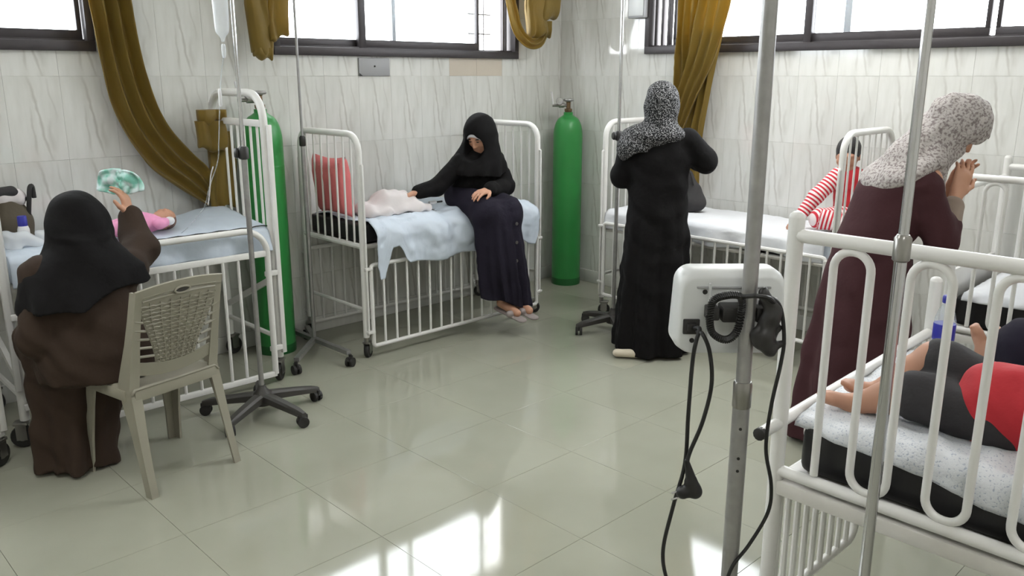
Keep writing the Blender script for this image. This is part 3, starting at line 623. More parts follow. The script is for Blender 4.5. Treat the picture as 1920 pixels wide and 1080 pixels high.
def bed_sheet(name, label, mt, loc, rz, x0, x1, y0, y1, z, hang_f, hang_b, r=0.03, wr=0.012, seed=0, nu=110, nv=90, lift=None, out=0.012, cat='sheet'):
    """cloth over a mattress; hang_f(x), hang_b(x): how far it falls over the front (y0) and the back (y1) edge"""
    t = tag(bpy.data.objects.new(name, None), label, cat); COL.objects.link(t); t.location = loc; t.rotation_euler = (0, 0, rz)
    def fn(u, v):
        x = x0+(x1-x0)*u; hf, hb = hang_f(x), hang_b(x); wd = y1-y0
        s = -hf+(hf+wd+hb)*v
        if s < 0: y, zz, ny, nz = y0-out*(1-math.exp(s/0.035)), z-0.6*r+s*(1-0.35*math.exp(s/0.05)*min(1, out/0.07)), -1, 0
        elif s > wd: y, zz, ny, nz = y1+0.012, z-0.6*r-(s-wd), 1, 0
        else:
            y, zz, ny, nz = y0+s, z, 0, 1
            e = min(s, wd-s)
            if e < r: zz = z-(r-math.sqrt(max(r*r-(r-e)**2, 0)))*0.6
        if lift: zz += lift(x, y)*(1 if 0 <= s <= wd else 0.6)
        w = wr*(fbm(x*5+seed, s*5, seed)+0.5*fbm(x*14, s*11+seed, 3))
        if s < 0: w = w*1.2+0.016*math.sin(x*22+seed+3*s)*min(1, -s/0.1)
        return Vector((x+0.3*w, y+ny*w+(ny*0.012 if ny else 0), zz+nz*w))
    sheet(fn, nu, nv, 'cloth', M[mt], t, 0.003); return t

# --- cot by the middle of the left wall (woman sits on it)
C2 = crib('white barred cot with a seated woman under the middle window', (2.70, 4.06, 0), 0, 1.45, 0.64, 1.325, 0.68, 15)
m = rbox('mattress', (1.40, 0.60, 0.11), 'vinyl', ch=0.02, bulge=0.01, loc=(3.425, 4.38, 0.692)); tag(m, 'black vinyl mattress under the seated woman', 'mattress')
def hf(x):
    return 0.13+0.17*sstep(0.17, 0.10, x)+0.12*sstep(0.20, 0.28, x)*sstep(1.14, 0.98, x)+0.012*math.sin(x*15)+0.13*sstep(1.14, 1.32, x)*sstep(1.40, 1.34, x)
bed_sheet('bed_sheet', 'pale blue sheet hanging ragged over the edge of the seated woman\'s cot', 'sheet_b', (2.70, 4.06, 0), 0, 0.06, 1.38, 0.01, 0.61, 0.815, hf, lambda x: 0.05, seed=3, wr=0.020, out=0.075)
# --- cot behind the standing woman, along the right wall
C3 = crib('white barred cot along the right wall behind the standing woman', (4.44, 3.70, 0), -PI/2, 1.655, 0.62, 1.345, 0.62, 17, rail_top=0.665, rail_bot=0.16)
m = rbox('mattress', (1.58, 0.58, 0.11), 'sheet_b', ch=0.03, bulge=0.01, loc=(4.75, 2.89, 0.632)); m.rotation_euler.z = PI/2; tag(m, 'pale mattress on the cot along the right wall', 'mattress')
bed_sheet('bed_sheet', 'white sheet on the cot behind the standing woman', 'sheet_w', (4.44, 3.70, 0), -PI/2, 0.02, 1.60, 0.01, 0.61, 0.752, lambda x: 0.10+0.012*math.sin(x*9), lambda x: 0.04, seed=8, wr=0.007)
# --- bed by the plastic chair: taller ends, arched raised side
def high_bed(label, loc, L, Wd, head=True, foot_top=1.30, right_only=False):
    t = thing('hospital_bed', label, 'bed', loc, 0, 'beds with arched side rails'); mt = 'enamel'
    for x, top in ((0.0, foot_top), (L, 1.56)):
        e = MB(); e.tube(fillet([(x, 0, 0.13), (x, 0, top), (x, Wd, top), (x, Wd, 0.13)], 0.14 if x else 0.12, 8), 0.021, 10)
        e.box((x, Wd/2, top-0.155), (0.03, Wd-0.02, 0.035), ch=0.005)
        e.tube([(x, 0, 0.78), (x, Wd, 0.78)], 0.017, 8)
        e.box((x, Wd/2, 0.45), (0.022, 0.03, (Wd)*1.02), M=Matrix.Rotation(math.radians(66 if x else -66), 3, 'X'))
        e.tube([(x, 0.0, 0.24), (x, Wd, 0.24)], 0.013, 8)
        ef = e.build('end_frame', M[mt], t)
        for k in range(7): y = Wd*(k+1)/8; bar(ef, (x, y, 0.78), (x, y, top-0.155), 0.0075, mt)
        for y, sgn in ((0, -1),):
            MB().box((x+(0.012 if x else -0.012), y-0.03, 0.78), (0.026, 0.02, 1.24 if x else 1.0), ch=0.004).build('guide_post', M[mt], t)
    for y in (-0.055,):
        z0, z1 = 0.06, 0.865
        s = MB(); s.tube(fillet([(0.05, y, z0), (0.05, y, z1), (L-0.06, y, z1), (L-0.06, y, z0)], 0.13, 8, False), 0.0165, 10)
        s.box((L/2, y, z0), (L-0.11, 0.022, 0.03), ch=0.004); s.box((L/2, y, 0.735), (L-0.12, 0.02, 0.032), ch=0.004)
        for x in (0.03, L-0.04):
            for z in (0.62, 0.20): s.box((x, y+0.012, z), (0.07, 0.02, 0.028), ch=0.004)
        sf = s.build('side_rail', M[mt], t)
        for k in range(13): x = 0.05+(L-0.11)*(k+1)/14; bar(sf, (x, y, z0), (x, y, 0.735), 0.0085, mt)
    d = MB(); d.box((L/2, Wd/2, 0.735), (L-0.04, Wd-0.03, 0.02)); 
    d.build('deck', M['enamel_old'], t)
    for k, (x, y) in enumerate([(0, 0), (L, 0), (0, Wd), (L, Wd)]): caster(t, (x, y), 0.052, 'steel', 2.6+k*1.3)
    return t
high_bed('tall white hospital bed beside the plastic chair', (0.87, 4.10, 0), 1.28, 0.60)
high_bed('white bed frame cut off by the left edge of the photo', (-0.62, 3.98, 0), 1.36, 0.62, foot_top=1.30)
def m1(u, v): pass
m = rbox('mattress', (1.22, 0.56, 0.11), 'sheet_b', ch=0.03, bulge=0.012, loc=(1.50, 4.40, 0.748)); tag(m, 'blue mattress on the tall bed by the chair', 'mattress')
SB1 = bed_sheet('bed_sheet', 'blue grey plastic sheet on the tall bed by the chair', 'sheet_b', (0.87, 4.10, 0), 0, 0.03, 1.26, 0.01, 0.58, 0.872, lambda x: 0.115, lambda x: 0.03, seed=12, wr=0.007, lift=lambda x, y: 0.045*sstep(0.85, 1.2, x)*sstep(0.0, 0.5, y))
MB().tube([(0.30+0.03*k, 0.004-0.003*math.sin(k), 0.872+0.002*math.sin(k*1.7)) for k in range(33)], 0.0035, 6).build('seam', M['rubber'], SB1)
# --- foreground bed with looping rails, and its twin by the right wall
def serp(ys, x, zt, zb):
    p = []; up = False
    p.append((x, ys[0], zb)); 
    for i, y in enumerate(ys):
        if i % 2 == 0: p += [(x, y, zt)] if i == 0 else [(x, y, zb), (x, y, zt)]
        else: p += [(x, y, zt), (x, y, zb)]
    q = [Vector(p[0])]
    for v in p[1:]:
        if (Vector(v)-q[-1]).length > 1e-4: q.append(Vector(v))
    return q
def loop_bed(label, loc, L, Wd, frame_z, top, group, far_side=True, foot=True, nloop=19):
    """local x = 0 on the camera side, bed runs towards -y from the foot end at y = 0"""
    t = thing('loop_rail_bed', label, 'bed', loc, 0, group); mt = 'enamel'
    for x in (0.0, Wd):
        for y in (0.0, -L):
            zt = top+0.045 if (far_side or x == 0 or y != 0) else 0.97
            p = MB().tube([(x, y, 0.12), (x, y, zt)], 0.020, 12); p.lathe([(0.020, 0), (0.018, 0.008), (0.010, 0.014)], (x, y, zt), 12); p.build('post', M[mt], t)
    for x in ((0.0, Wd) if far_side else (0.0,)):
        s = MB(); s.tube([(x, 0, top), (x, -L, top)], 0.0175, 10); s.tube([(x, 0, frame_z), (x, -L, frame_z)], 0.0165, 10)
        sf = s.build('side_rail', M[mt], t)
        n = max(3, int((L-0.12)/0.092)); ys = [-0.105-0.0915*k for k in range(n)]
        path = fillet(serp(ys, x, top-0.022, frame_z+0.020), 0.044, 7)
        MB().tube(path, 0.0105, 10).build('loop_bar', M[mt], sf)
        fr = MB(); fr.box((x+(0.0 if x else 0.0), -L/2, frame_z-0.045), (0.03, L, 0.04), ch=0.004); fr.build('frame_beam', M['enamel_old'], t)
    d = MB(); d.box((Wd/2, -L/2, frame_z-0.02), (Wd-0.04, L-0.02, 0.015)); d.build('deck', M['enamel_old'], t)
    return t
FB = loop_bed('white foreground bed with looping side rails where two children lie', (1.95, 1.0, 0), 1.75, 1.02, 0.622, 1.262, 'beds with looping rails', far_side=False)
mt = 'enamel'
fr = MB(); fr.tube([(-0.10, 0.0, 0.755), (1.04, 0.0, 0.79)], 0.0165, 10); fo = fr.build('foot_rail', M[mt], FB)
for k in range(5):
    x = 0.16+0.19*k; MB().tube(fillet([(x, 0, 0.765), (x, 0, 0.65), (x+0.08, 0, 0.65), (x+0.08, 0, 0.768)], 0.035, 6), 0.009, 8).build('loop_bar', M[mt], fo)
MB().lathe([(0.012, -0.01), (0.0168, -0.008), (0.0168, 0.006)], (-0.10, 0, 0.755), 12, 'X').build('end_cap', M['rubber'], fo)
gr = MB(); gr.tube(fillet([(0.03, 0, 0.58), (0.03, 0, 0.19), (0.56, 0, 0.19), (0.56, 0, 0.58)], 0.05, 6), 0.014, 10); gr.box((0.51, 0, 0.575), (1.02, 0.03, 0.03), ch=0.004); go = gr.build('foot_grille', M[mt], FB)
for k in range(8): x = 0.03+0.53*(k+1)/9; bar(go, (x, 0, 0.19), (x, 0, 0.57), 0.0095, mt)
m = rbox('mattress', (0.96, 1.62, 0.135), 'vinyl', ch=0.025, bulge=0.012, loc=(2.475, 0.145, 0.615)); tag(m, 'black vinyl mattress on the foreground bed', 'mattress')
bed_sheet('bed_sheet', 'white dotted sheet crumpled on the foreground bed', 'dotted', (1.95, 1.0, 0), -PI/2, 0.02, 1.60, 0.055, 0.98, 0.772, lambda x: 0.012+0.055*sstep(0.0, 0.6, x)+0.006*math.sin(x*14), lambda x: 0.05, seed=5, wr=0.017)
B4 = loop_bed('white bed with looping rails by the right wall beyond the bowing woman', (4.40, 1.42, 0), 1.75, 0.66, 0.42, 1.175, 'beds with looping rails')
MB().box((0.33, 0, 0.60), (0.60, 0.02, 0.22), ch=0.004).build('end_panel', M['enamel'], B4)
for z in (1.12, 0.40): MB().tube([(0, 0, z), (0.66, 0, z)], 0.016, 10).build('end_rail', M['enamel'], B4)
m = rbox('mattress', (0.60, 1.62, 0.15), 'vinyl', ch=0.025, bulge=0.01, loc=(4.73, 0.58, 0.43)); tag(m, 'black vinyl mattress on the far looping rail bed', 'mattress')
bed_sheet('bed_sheet', 'white sheet rumpled on the far looping rail bed', 'sheet_w', (4.40, 1.42, 0), -PI/2, 0.06, 1.64, 0.03, 0.63, 0.60, lambda x: 0.02, lambda x: 0.03, seed=21, wr=0.02, lift=lambda x, y: 0.13*sstep(0.05, 0.3, x)*sstep(0.0, 0.3, y))
# ------------------------------------------------------------------ oxygen cylinders
def cylinder(label, loc, h, r, rz, band):
    t = thing('oxygen_cylinder', label, 'gas cylinder', loc, rz, 'green oxygen cylinders')
    s = h-0.19
    pr = [(r*0.86, 0), (r*0.97, 0.008), (r, 0.03), (r, s*0.5), (r, s)]+[(0.032+(r-0.032)*math.cos(a*PI/2/8)**0.8, s+0.16*math.sin(a*PI/2/8)) for a in range(1, 8)]+[(0.036, h-0.02), (0.036, h)]
    MB().lathe(pr, n=40).build('cylinder_body', M['green'], t)
    MB().lathe([(r*1.004, 0.0), (r*1.012, 0.012), (r*1.012, 0.045), (r*1.002, 0.055)], n=40).build('foot_ring', M['dgreen'], t)
    MB().lathe([(0.026, h), (0.03, h+0.01), (0.03, h+0.025), (0.017, h+0.03), (0.017, h+0.075), (0.022, h+0.08)], n=16).build('valve', M['brass'], t)
    MB().lathe([(0.012, h+0.08), (0.040, h+0.085), (0.043, h+0.093), (0.040, h+0.101), (0.012, h+0.105)], n=14).build('hand_wheel', M['dsteel'], t)
    g = MB().tube([(0.0, 0, h+0.052), (-0.125, 0, h+0.052)], 0.011, 10); g.lathe([(0.018, -0.02), (0.018, 0.02)], (-0.055, 0, h+0.052), 12, 'X'); ro = g.build('regulator', M['steel'], t)
    g = MB(); g.lathe([(0.004, -0.014), (0.026, -0.013), (0.028, -0.010), (0.028, 0.010), (0.022, 0.013)], (-0.07, -0.03, h+0.085), 18, 'Y'); g.build('gauge', M['chrome'], ro)
    g = MB(); g.tube([(-0.118, 0, h+0.05), (-0.132, 0, h+0.155)], 0.007, 10); g.build('flow_tube', M['white_p'], ro)
    for z, w in band:
        MB().lathe([(r*1.0, z), (r*1.006, z+0.002), (r*1.006, z+w-0.002), (r*1.0, z+w)], n=40).build('band', M['green'], t)
    return t
cylinder('green oxygen cylinder standing in the corner of the room', (4.96, 4.52, 0), 1.37, 0.115, math.radians(136)+PI, [])
cylinder('green oxygen cylinder half hidden behind the tall headboard', (2.385, 4.575, 0), 1.46, 0.115, math.radians(172)+PI, [(1.12, 0.02)])

# ------------------------------------------------------------------ drip stands
def twin_caster(parent, x, y, ang, R=0.028):
    c, s = math.cos(ang), math.sin(ang); Mx = Matrix.Rotation(ang+PI/2, 3, 'Z')
    m = MB().tube([(x, y, 0.075), (x, y, 0.05)], 0.010, 8); m.box((x, y, R+0.020), (0.05, 0.012, 0.03), rz=ang, ch=0.003); o = m.build('caster', M['bplastic'], parent)
    for e in (-0.014, 0.014):
        MB().lathe([(R*0.6, -0.008), (R*0.95, -0.008), (R, -0.004), (R, 0.004), (R*0.95, 0.008), (R*0.6, 0.008)], Vector((x, y, R))+Vector((-s, c, 0))*e, 18, 'X', Mx).build('wheel', M['rubber'], o)
def star_base(t, r, a0, hub=0.085):
    for k in range(5):
        a = a0+k*2*PI/5; u = Vector((math.cos(a), math.sin(a), 0)); w = Vector((-u.y, u.x, 0)); rings = []
        for s in (0.0, 0.25, 0.55, 0.85, 1.0):
            p = u*(r*s); zt = hub+0.035-0.040*s**1.3; hh = 0.045-0.016*s; hw = 0.030-0.010*s
            if s == 1.0: hw *= 0.7; zt -= 0.006
            rings.append([p+w*hw+Vector((0, 0, zt-hh)), p+w*hw+Vector((0, 0, zt-0.010)), p+w*hw*0.6+Vector((0, 0, zt)), p-w*hw*0.6+Vector((0, 0, zt)), p-w*hw+Vector((0, 0, zt-0.010)), p-w*hw+Vector((0, 0, zt-hh))])
        MB().loft(rings).build('base_arm', M['gplastic'], t)
        twin_caster(t, u.x*(r-0.015), u.y*(r-0.015), a+1.1+0.7*k)
    MB().lathe([(0.045, hub-0.03), (0.05, hub), (0.045, hub+0.03), (0.025, hub+0.05), (0.018, hub+0.07)], n=20).build('hub', M['gplastic'], t)
def drip_stand(label, loc, top, joint, r0, r1, a0=0.0, base_r=0.30, knob=True, lower='steel', upper='chrome', hooks=True):
    t = thing('drip_stand', label, 'drip stand', loc, 0, 'wheeled drip stands'); star_base(t, base_r, a0)
    MB().tube([(0, 0, 0.10), (0, 0, joint)], r0, 12).build('lower_tube', M[lower], t)
    MB().tube([(0, 0, joint-0.05), (0, 0, top)], r1, 12).build('upper_tube', M[upper], t)
    if knob:
        MB().lathe([(r0*1.2, -0.03), (r0*1.9, -0.025), (r0*1.9, 0.02), (r0*1.3, 0.03)], (0, 0, joint), 14).build('collar', M['bplastic'], t)
        MB().lathe([(0.010, 0), (0.012, 0.02), (0.024, 0.024), (0.026, 0.034), (0.020, 0.042)], (0, 0, joint), 12, 'X', Matrix.Rotation(math.radians(150), 3, 'Z')).build('knob', M['bplastic'], t)
    if hooks:
        for k in range(4):
            a = 0.4+k*PI/2; c, s = math.cos(a), math.sin(a)
            MB().tube(catmull([(0, 0, top-0.01), (0.05*c, 0.05*s, top+0.0), (0.09*c, 0.09*s, top-0.015), (0.11*c, 0.11*s, top+0.015)], 4), 0.005, 6).build('hook', M[upper], t)
    return t
IV1 = drip_stand('steel drip stand on a black star base beside the plastic chair', (1.83, 3.70, 0), 2.22, 1.30, 0.0125, 0.0085, math.radians(-78), lower='dsteel')
IV3 = drip_stand('steel drip stand on a black star base beside the standing woman', (4.20, 3.395, 0), 2.30, 1.28, 0.0125, 0.010, math.radians(159), 0.27, lower='dsteel')
# four-legged stand between the two left beds
t = thing('drip_stand', 'thin grey drip stand with metal legs between the two left beds', 'drip stand', (2.545, 4.40, 0), 0, 'wheeled drip stands')
MB().tube([(0, 0, 0.06), (0, 0, 1.28)], 0.0125, 12).build('lower_tube', M['dsteel'], t)
MB().tube([(0, 0, 1.24), (0, 0, 2.30)], 0.0075, 10).build('upper_tube', M['dsteel'], t)
MB().lathe([(0.015, -0.03), (0.018, -0.025), (0.018, 0.02), (0.011, 0.03)], (0, 0, 1.28), 12).build('collar', M['rubber'], t)
for k, (dx, dy) in enumerate([(-0.005, -0.40), (-0.30, -0.30), (0.09, 0.24), (-0.015, 0.30)]):
    d = Vector((dx, dy, 0)); w = Vector((-dy, dx, 0)).normalized()*0.015
    MB().loft([[p+w+Vector((0, 0, z-0.012)), p+w+Vector((0, 0, z+0.012)), p-w+Vector((0, 0, z+0.012)), p-w+Vector((0, 0, z-0.012))] for p, z in ((d*0, 0.075), (d*0.97, 0.082))]).build('leg', M['dsteel'], t)
    twin_caster(t, dx, dy, 0.5+k)
for k in range(2):
    s = -1 if k else 1; MB().tube(catmull([(0, 0, 2.29), (0.05*s, 0, 2.30), (0.09*s, 0, 2.285), (0.11*s, 0, 2.31)], 4), 0.005, 6).build('hook', M['dsteel'], t)
PA = drip_stand('grey steel pole carrying the monitor in the foreground', (1.555, 0.891, 0), 2.10, 0.985, 0.0185, 0.0160, 1.9, 0.20, knob=False, lower='dsteel', upper='dsteel')
MB().lathe([(0.019, -0.03), (0.0205, -0.028), (0.0205, 0.024), (0.018, 0.03)], (0, 0, 0.975), 16).build('collar', M['steel'], PA)
for z in (0.90, 0.83, 0.80):
    MB().lathe([(0.0035, 0.0), (0.0035, 0.0195)], (0, 0, z), 8, 'X', Matrix.Rotation(math.radians(215), 3, 'Z')).build('height_hole', M['rubber'], PA)
PB = drip_stand('shiny chrome drip stand in front of the foreground bed', (1.855, 0.703, 0), 2.15, 1.285, 0.0135, 0.0110, -0.9, 0.20, knob=False, lower='chrome')
MB().lathe([(0.014, -0.03), (0.0185, -0.026), (0.0185, 0.022), (0.013, 0.03)], (0, 0, 1.285), 16).build('collar', M['steel'], PB)

# infusion bag
t = thing('infusion_bag', 'clear infusion bag hanging from the stand by the chair', 'infusion bag', (1.79, 3.735, 1.80))
fd = Field((-0.07, -0.07, -0.06), (0.07, 0.07, 0.42), 0.004)
fd.cone((0, 0, 0.05), (0, 0, 0.24), 0.032, 0.038, k=0.01, flat=((0.69, 0.72, 0), 0.55)); fd.cone((0, 0, 0.24), (0, 0, 0.40), 0.022, 0.004, k=0.02, flat=((0.69, 0.72, 0), 0.4)); fd.cone((0, 0, 0.0), (0, 0, 0.05), 0.008, 0.014, k=0.01)
link('bag', fd.mesh('bag'), M['film'], t)
MB().lathe([(0.004, -0.055), (0.007, -0.05), (0.0095, -0.04), (0.0095, 0.0), (0.006, 0.006)], (0, 0, -0.02), 12).build('drip_chamber', M['film'], t)
MB().tube(catmull([(0.0, 0, -0.06), (-0.012, 0.012, -0.13), (-0.02, 0.02, -0.20), (-0.028, 0.028, -0.29), (-0.04, 0.04, -0.44), (-0.05, 0.05, -0.54), (-0.085, 0.085, -0.66), (-0.10, 0.13, -0.76), (-0.11, 0.28, -0.86), (-0.10, 0.42, -0.92)], 6), 0.0025, 6).build('drip_tube', M['clear'], t)
MB().lathe([(0.004, 0), (0.008, 0.01), (0.008, 0.07), (0.004, 0.08)], (-0.024, 0.024, -0.29), 10).build('flow_regulator', M['white_p'], t)

# ------------------------------------------------------------------ patient monitor on the pole
AZV = AZ-PI/2        # local x = to the right of the view, local y = away from the camera
t = thing('patient_monitor', 'pale grey patient monitor seen from behind on the foreground pole', 'monitor', (1.567, 0.936, 1.055), AZV)
def rrect(w, h, r, n=6, taper=0.0):
    pts = []
    for cx, cz, a0 in ((w/2-r, h/2-r, 0), (-w/2+r, h/2-r, PI/2), (-w/2+r, -h/2+r, PI), (w/2-r, -h/2+r, 1.5*PI)):
        for k in range(n+1):
            a = a0+k*PI/2/n; x, z = cx+r*math.cos(a), cz+r*math.sin(a); pts.append((x*(1-taper*(z/h)), z))
    return pts
W_, H_ = 0.240, 0.186
def ring(y, s, dz=0.0): return [Vector((x*s, y, z*s+0.093+dz)) for x, z in rrect(W_, H_, 0.034, 7, 0.08)]
MB().loft([ring(0.0, 0.90, -0.008), ring(0.004, 0.945, -0.005), ring(0.026, 1.0), ring(0.075, 1.0), ring(0.092, 0.95)]).build('casing', M['lgrey_p'], t)
MB().box((0, -0.002, 0.150), (0.16, 0.006, 0.004), ch=0.001).build('top_groove', M['sticker'], t)
MB().box((-0.052, -0.003, 0.10), (0.006, 0.008, 0.12), ch=0.002).build('rib', M['lgrey_p'], t)
MB().box((0.04, -0.003, 0.10), (0.006, 0.008, 0.12), ch=0.002).build('rib', M['lgrey_p'], t)
for x, z in ((-0.062, 0.140), (0.042, 0.140), (-0.085, 0.030), (0.075, 0.030)): MB().lathe([(0.0055, 0.0), (0.0055, 0.003), (0.002, 0.0035)], (x, 0.001, z), 10, 'Y', Matrix.Scale(-1, 3, Vector((0, 1, 0)))).build('screw', M['rubber'], t)
s = MB().box((-0.088, 0.0, 0.062), (0.036, 0.010, 0.034), ch=0.002).build('power_inlet', M['bplastic'], t)
MB().box((-0.088, -0.008, 0.062), (0.020, 0.012, 0.018), ch=0.002).build('inlet_plug', M['rubber'], s)
for x in (0.062, 0.086): s = MB().box((x, 0.0, 0.118), (0.020, 0.006, 0.020), ch=0.002).build('socket', M['white_p'], t); MB().box((x, -0.003, 0.116), (0.014, 0.004, 0.013), ch=0.001).build('socket_hole', M['rubber'], s)
MB().box((-0.050, -0.022, 0.100), (0.026, 0.036, 0.028), ch=0.003).build('cable_hook', M['bplastic'], t)
MB().box((0.055, -0.022, 0.098), (0.026, 0.036, 0.032), ch=0.003).build('cable_hook', M['bplastic'], t)
MB().box((-0.002, -0.020, 0.100), (0.060, 0.050, 0.034), ch=0.004).build('pole_clamp', M['bplastic'], t)
cf = thing('sensor_cable', 'black coiled sensor cable wound on the monitor bracket', 'cable', (1.50, 0.915, 1.16))
ctr = Vector((1.50, 0.915, 1.16)); rtv = Vector((math.sin(AZ), -math.cos(AZ), 0)); fv = Vector((math.cos(AZ), math.sin(AZ), 0))
core = catmull([rtv*a+Vector((0, 0, b))-fv*c for a, b, c in ((-0.030, -0.01, 0.0), (-0.026, 0.030, 0.002), (0.0, 0.044, 0.004), (0.030, 0.042, 0.006), (0.034, 0.01, 0.008), (0.026, -0.035, 0.008), (0.004, -0.052, 0.006), (-0.024, -0.036, 0.004), (-0.031, 0.0, 0.0))], 16)
hel = []
for i, p in enumerate(core):
    tt = (core[min(i+1, len(core)-1)]-core[max(i-1, 0)]).normalized(); nn = fv; bb = tt.cross(nn)
    for k in range(3): a = (i*3+k)*2*PI/6; hel.append(p+(nn*math.cos(a)+bb*math.sin(a))*0.0065)
MB().tube(hel, 0.0026, 5).build('coil', M['cord'], cf)
MB().tube(core, 0.0055, 6).build('core', M['cord'], cf)
MB().tube(catmull([rtv*a+Vector((0, 0, b))-fv*c for a, b, c in ((0.03, 0.042, 0.006), (0.055, 0.05, 0.03), (0.08, 0.046, 0.03), (0.10, 0.03, 0.008))], 6), 0.005, 8).build('lead', M['cord'], cf)
t = thing('pressure_cuff', 'black rolled pressure cuff hanging right of the monitor clamp', 'cuff', (1.57, 0.85, 1.08))
fd = Field((-0.10, -0.10, -0.05), (0.10, 0.10, 0.17), 0.0035); q = lambda a, b, c=0.0: rtv*a+Vector((0, 0, b))-fv*c
fd.cone(q(-0.015, 0.13), q(0.008, 0.085), 0.012, 0.018, k=0.01); fd.cone(q(0.008, 0.085), q(-0.012, 0.03), 0.018, 0.024, k=0.01); fd.cone(q(-0.012, 0.03), q(0.008, 0.005), 0.022, 0.016, k=0.008); fd.cone(q(0.008, 0.005), q(0.034, 0.018), 0.012, 0.006, k=0.006); fd.cone(q(0.022, 0.05), q(0.002, 0.02), 0.008, 0.008, k=0.005)
fd.warp(lambda x, y, z: 0.0015*np.sin(160*z+80*x)); link('cuff', fd.mesh('cuff'), M['bplastic'], t)
MB().tube(catmull([q(-0.01, 0.125), q(0.02, 0.10, 0.005), q(0.034, 0.03, 0.005), q(0.033, -0.03), q(0.02, -0.125), q(0.016, -0.225), q(0.034, -0.312), q(0.032, -0.38), q(-0.004, -0.46), q(-0.04, -0.52), q(-0.06, -0.60)], 8), 0.0042, 8).build('hose', M['cord'], t)
t = thing('power_cord', 'black power cord with plug dangling from the monitor', 'cord', (1.462, 0.966, 0.80)); o = Vector(t.location)
cl = [(1.497, 0.985, 1.118), (1.478, 0.958, 1.125), (1.467, 0.958, 1.10), (1.465, 0.963, 1.051), (1.463, 0.965, 0.928), (1.462, 0.966, 0.814), (1.447, 0.981, 0.709), (1.434, 0.993, 0.601), (1.442, 0.985, 0.526), (1.46, 0.96, 0.46), (1.49, 0.93, 0.42), (1.52, 0.905, 0.44)]
MB().tube(catmull([Vector(p)-o for p in cl], 8), 0.0045, 8).build('cable', M['cord'], t)
cl = [(1.495, 0.975, 1.112), (1.470, 0.945, 1.118), (1.482, 0.933, 1.078), (1.488, 0.927, 1.006), (1.478, 0.937, 0.92), (1.461, 0.953, 0.850), (1.455, 0.957, 0.820)]
MB().tube(catmull([Vector(p)-o for p in cl], 8), 0.0045, 8).build('cable', M['cord'], t)
fd = Field((-0.07, -0.07, -0.11), (0.07, 0.07, 0.06), 0.003)
fd.cone(Vector((1.455, 0.957, 0.826))-o, Vector((1.464, 0.949, 0.782))-o, 0.006, 0.012, k=0.006); fd.cone(Vector((1.464, 0.949, 0.775))-o, Vector((1.472, 0.943, 0.752))-o, 0.015, 0.017, k=0.004); fd.cone(Vector((1.468, 0.946, 0.758))-o, Vector((1.452, 0.961, 0.750))-o, 0.016, 0.015, k=0.006)
po = link('plug', fd.mesh('plug'), M['cord'], t)
for dz in (0.008, -0.008): MB().tube([Vector((1.452, 0.961, 0.748+dz))-o, Vector((1.434, 0.978, 0.740+dz))-o], 0.0022, 8).build('prong', M['chrome'], po)

# ------------------------------------------------------------------ plastic chair
CH = thing('plastic_chair', 'beige grey plastic chair with a woven pattern back', 'chair', (1.24, 3.48, 0), math.radians(11.5)); CH.scale = (1.05, 1.03, 1.015)
def plate(pts, thick, nrm): return MB().prism(pts, Vector(nrm)*(-thick/2), Vector(nrm)*(thick/2))
for s in (-1, 1):
    # rear leg and back upright in one piece: an L section that narrows to the foot
    def prof(z):
        y = -0.225+0.10*(min(z, 0.44)/0.44) if z < 0.44 else -0.125-0.115*((z-0.44)/0.42)
        x = 0.205-0.02*(z/0.86) if z < 0.44 else 0.195-0.012*((z-0.44)/0.42)
        return x, y
    rings = []
    for z in (0.0, 0.12, 0.25, 0.36, 0.44, 0.52, 0.62, 0.72, 0.80, 0.835):
        x, y = prof(z); wy = 0.040+0.040*math.exp(-((z-0.42)/0.16)**2); wx = 0.030+0.012*math.exp(-((z-0.42)/0.2)**2); th = 0.010
        pts = [(x, y-wy*0.3), (x, y+wy*0.7), (x-th, y+wy*0.7), (x-th, y-wy*0.3+th), (x-wx, y-wy*0.3+th), (x-wx, y-wy*0.3)]
        rings.append([Vector((s*a, b, z)) for a, b in pts])
    MB().loft(rings).build('rear_leg', M['chair'], CH)
    rings = []
    for z in (0.0, 0.15, 0.30, 0.40, 0.43):
        x = 0.205-0.012*(z/0.43); y = 0.225-0.03*(z/0.43); wy = 0.045+0.05*(z/0.43)**2; wx = 0.040+0.03*(z/0.43)**2; th = 0.010
        pts = [(x, y), (x, y-wy), (x-th, y-wy), (x-th, y-th), (x-wx, y-th), (x-wx, y)]
        rings.append([Vector((s*a, b, z)) for a, b in pts])
    MB().loft(rings).build('front_leg', M['chair'], CH)
def seat(u, v):
    x = (u-0.5)*0.41*(1-0.06*(1-v)); y = -0.16+0.375*v
    return Vector((x, y, 0.432-0.018*math.sin(PI*u)*math.sin(PI*v)-0.022*sstep(0.9, 1.0, v)-0.02*max(0, abs(u-0.5)*2-0.92)/0.08))
so = sheet(seat, 24, 20, 'seat', M['chair'], CH, 0.008)
MB().box((0, 0.205, 0.40), (0.36, 0.008, 0.045), ch=0.003).build('front_apron', M['chair'], CH)
for s in (-1, 1): MB().box((s*0.196, 0.03, 0.405), (0.008, 0.30, 0.045), ch=0.003).build('side_apron', M['chair'], CH)
MB().box((0, -0.155, 0.405), (0.36, 0.008, 0.045), ch=0.003).build('rear_apron', M['chair'], CH)
def back_pt(x, z, off=0.0):   # curved plane of the backrest
    y = -0.125-0.115*((z-0.44)/0.42)-0.018+0.30*x*x; return Vector((x, y-off, z))
def arc_top(x): return 0.862-0.55*x*x
tr = MB(); rings = []
for k in range(25):
    x = -0.185+0.37*k/24; zt = arc_top(x)
    rings.append([back_pt(x, zt-0.040, 0.006), back_pt(x, zt-0.004, 0.006), back_pt(x, zt, 0.0), back_pt(x, zt-0.004, -0.008), back_pt(x, zt-0.040, -0.004)])
tr.loft(rings).build('top_rail', M['chair'], CH)
